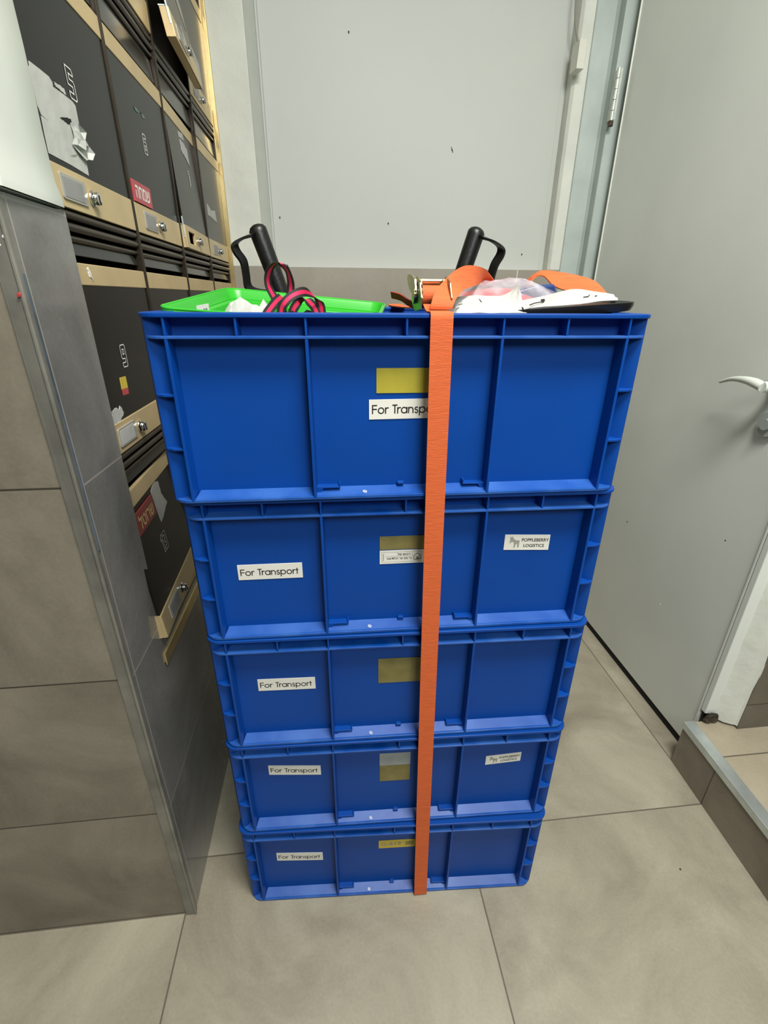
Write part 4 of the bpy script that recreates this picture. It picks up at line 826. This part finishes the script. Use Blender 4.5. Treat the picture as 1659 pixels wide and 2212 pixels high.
b = MB(); b.strip(smoothpts([(0.112, 0.66, 1.140), (0.104, 0.675, 1.1440), (0.096, 0.69, 1.1500), (0.086, 0.71, 1.153)], 5), [(0.2, 0.7, -0.65)] * 16, 0.012, 0.0007); local_child(b, 'webbing_end', mat('red webbing end', (0.40, 0.02, 0.012), 0.75, var=0.1, scale=200), t)

# plastic bag with its contents
b = MB(); b.prism([(0.225, 1.132), (0.240, 1.1475), (0.262, 1.157), (0.300, 1.167), (0.330, 1.1695), (0.3345, 1.155), (0.325, 1.138), (0.28, 1.128)], 1, 0.735, 0.790)
o = b.build('navy_pouch', m_navy, None, True, 0.004, 3); tag(o, 'glossy navy blue pouch showing through the clear plastic bag', 'pouch')
b = MB(); rows = []
for k in range(9):
    u = k / 8; rr = math.sin(PI * (0.08 + 0.84 * u)) ** 0.6
    rows.append([(0.185 + 0.14 * u, 0.760 + 0.036 * rr * math.cos(a), 1.143 + 0.0215 * rr * math.sin(a) * (1 + 0.12 * noise.noise((u * 4, a, 0)))) for a in [2 * PI * i / 14 for i in range(14)]])
b.loft(rows, True, True); o = b.build('red_packet', m_rose, None, True); tag(o, 'red film packet inside the clear plastic bag', 'packet')
b = MB(); n = 26; rows = []
for j in range(n):
    v = j / (n - 1); row = []
    for i in range(n):
        u = i / (n - 1); e = (math.sin(PI * min(1, max(0, u))) ** 0.35) * (math.sin(PI * v) ** 0.35)
        zt = 1.128 + e * (0.040 + 0.008 * math.sin(u * 2.6) + 0.006 * noise.noise((u * 5, v * 5, 1.3)) + 0.004 * abs(noise.noise((u * 11, v * 11, 7))))
        row.append((0.170 + 0.178 * u + 0.004 * noise.noise((v * 6, u * 6, 2)), 0.700 + 0.115 * v, zt))
    rows.append(row)
b.loft(rows, False); o = b.build('plastic_bag', m_film, None, True); tag(o, 'clear crinkled plastic bag between the two orange strap loops', 'bag')
# white printed bag on the left and printed sheet lying on the black tray
t = thing('printed_bag', 'crumpled white bag with black print beside the ratchet buckle', 'bag', (0.2, 0.67, 1.11))
b = sheet('', '', '', [(0.1500, 0.612, 1.1300), (0.1600, 0.610, 1.1330), (0.1900, 0.610, 1.1330), (0.2180, 0.612, 1.1335), (0.2450, 0.616, 1.1335)], [(0.1600, 0.668, 1.1420), (0.1680, 0.680, 1.1500), (0.2000, 0.690, 1.1535), (0.2330, 0.695, 1.1520), (0.2600, 0.690, 1.1560)], m_paper, fold=0.004, seed=3)
local_child(b, 'sheet', m_paper, t, smooth=False)
b = sheet('', '', '', [(0.2080, 0.640, 1.1330), (0.2300, 0.625, 1.1350), (0.2470, 0.628, 1.1360)], [(0.2250, 0.690, 1.1500), (0.2500, 0.700, 1.1580), (0.2610, 0.705, 1.1700)], m_paper, fold=0.003, seed=8, nu=10)
local_child(b, 'raised_fold', m_paper, t)
def lerp_print(parent, F, strokes, w_=0.0014, name='print'):
    b = MB()
    for st in strokes: b.tube([F(u, v) for u, v in st], w_, 6)
    local_child(b, name, m_ink, parent, smooth=True)
F1 = lambda u, v: Vector((0.152, 0.612, 1.1305)).lerp(Vector((0.245, 0.616, 1.134)), u).lerp(Vector((0.164, 0.672, 1.146)).lerp(Vector((0.258, 0.692, 1.157)), u), v) + Vector((0, -0.0004, 0.0016))
lerp_print(t, F1, [[(0.10, 0.75), (0.18, 0.90), (0.26, 0.93)], [(0.06, 0.55), (0.12, 0.62)], [(0.20, 0.60), (0.25, 0.80), (0.30, 0.85)], [(0.32, 0.95), (0.38, 0.80), (0.40, 0.62)], [(0.03, 0.30), (0.07, 0.38)]], 0.0007)
b = MB(); b.add([F1(0.27, 0.40), F1(0.37, 0.46), F1(0.37, 0.60), F1(0.27, 0.54)], [(0, 1, 2, 3)]); local_child(b, 'print_block', m_ink, t)
t = thing('black_tray', 'flat black plastic tray under the printed white sheet, tilted over the crate rim', 'tray', (0.33, 0.66, 1.12))
tp = patch((0.235, 0.612, 1.1330), (0.215, 0.725, 1.1290), (0.396, 0.735, 1.1460), (0.4005, 0.632, 1.1430))
def tring(ins, dz): return [tp(x, y, dz) for x, y in rrect(ins, 1 - ins, ins, 1 - ins, 0.14, 6)]
b = MB(); b.loft([tring(0.05, -0.0075), tring(0.015, -0.0065), tring(0.0, -0.001), tring(0.0, 0.0035), tring(0.02, 0.0040), tring(0.05, 0.0010)], True)
b.add(tring(0.05, 0.0010), [tuple(range(28))]); b.add(tring(0.05, -0.0075), [tuple(range(28))[::-1]]); local_child(b, 'shell', m_blkpl, t, smooth=True)
t = thing('printed_sheet', 'white sheet with black script print lying on the black tray', 'paper', (0.33, 0.68, 1.14))
b = sheet('', '', '', [(0.2400, 0.6155, 1.1375), (0.2600, 0.620, 1.1400), (0.3000, 0.626, 1.1425), (0.3400, 0.634, 1.1460), (0.3800, 0.648, 1.1490)],
          [(0.2550, 0.680, 1.1460), (0.2900, 0.690, 1.1520), (0.3380, 0.700, 1.1615), (0.3720, 0.705, 1.1600), (0.4080, 0.710, 1.1555)], m_paper, fold=0.0025, seed=12)
local_child(b, 'sheet', m_paper, t)
F2 = lambda u, v: Vector((0.245, 0.616, 1.1395)).lerp(Vector((0.378, 0.647, 1.1505)), u).lerp(Vector((0.258, 0.680, 1.148)).lerp(Vector((0.405, 0.709, 1.158)), u), v) + Vector((0, -0.0004, 0.0022))
lerp_print(t, F2, [[(0.02, 0.05), (0.08, 0.20), (0.16, 0.28), (0.20, 0.40), (0.18, 0.52)], [(0.60, 0.85), (0.64, 0.72), (0.68, 0.80), (0.70, 0.95)], [(0.63, 0.40), (0.68, 0.42), (0.72, 0.65)], [(0.57, 0.98), (0.58, 0.95)], [(0.76, 0.40), (0.78, 0.44)]], 0.0007)
b = MB(); b.tube([F2(0.18, 0.50), F2(0.195, 0.42), F2(0.19, 0.36)], [0.0012, 0.0022, 0.0008], 8); local_child(b, 'print_dot', m_ink, t, smooth=True)
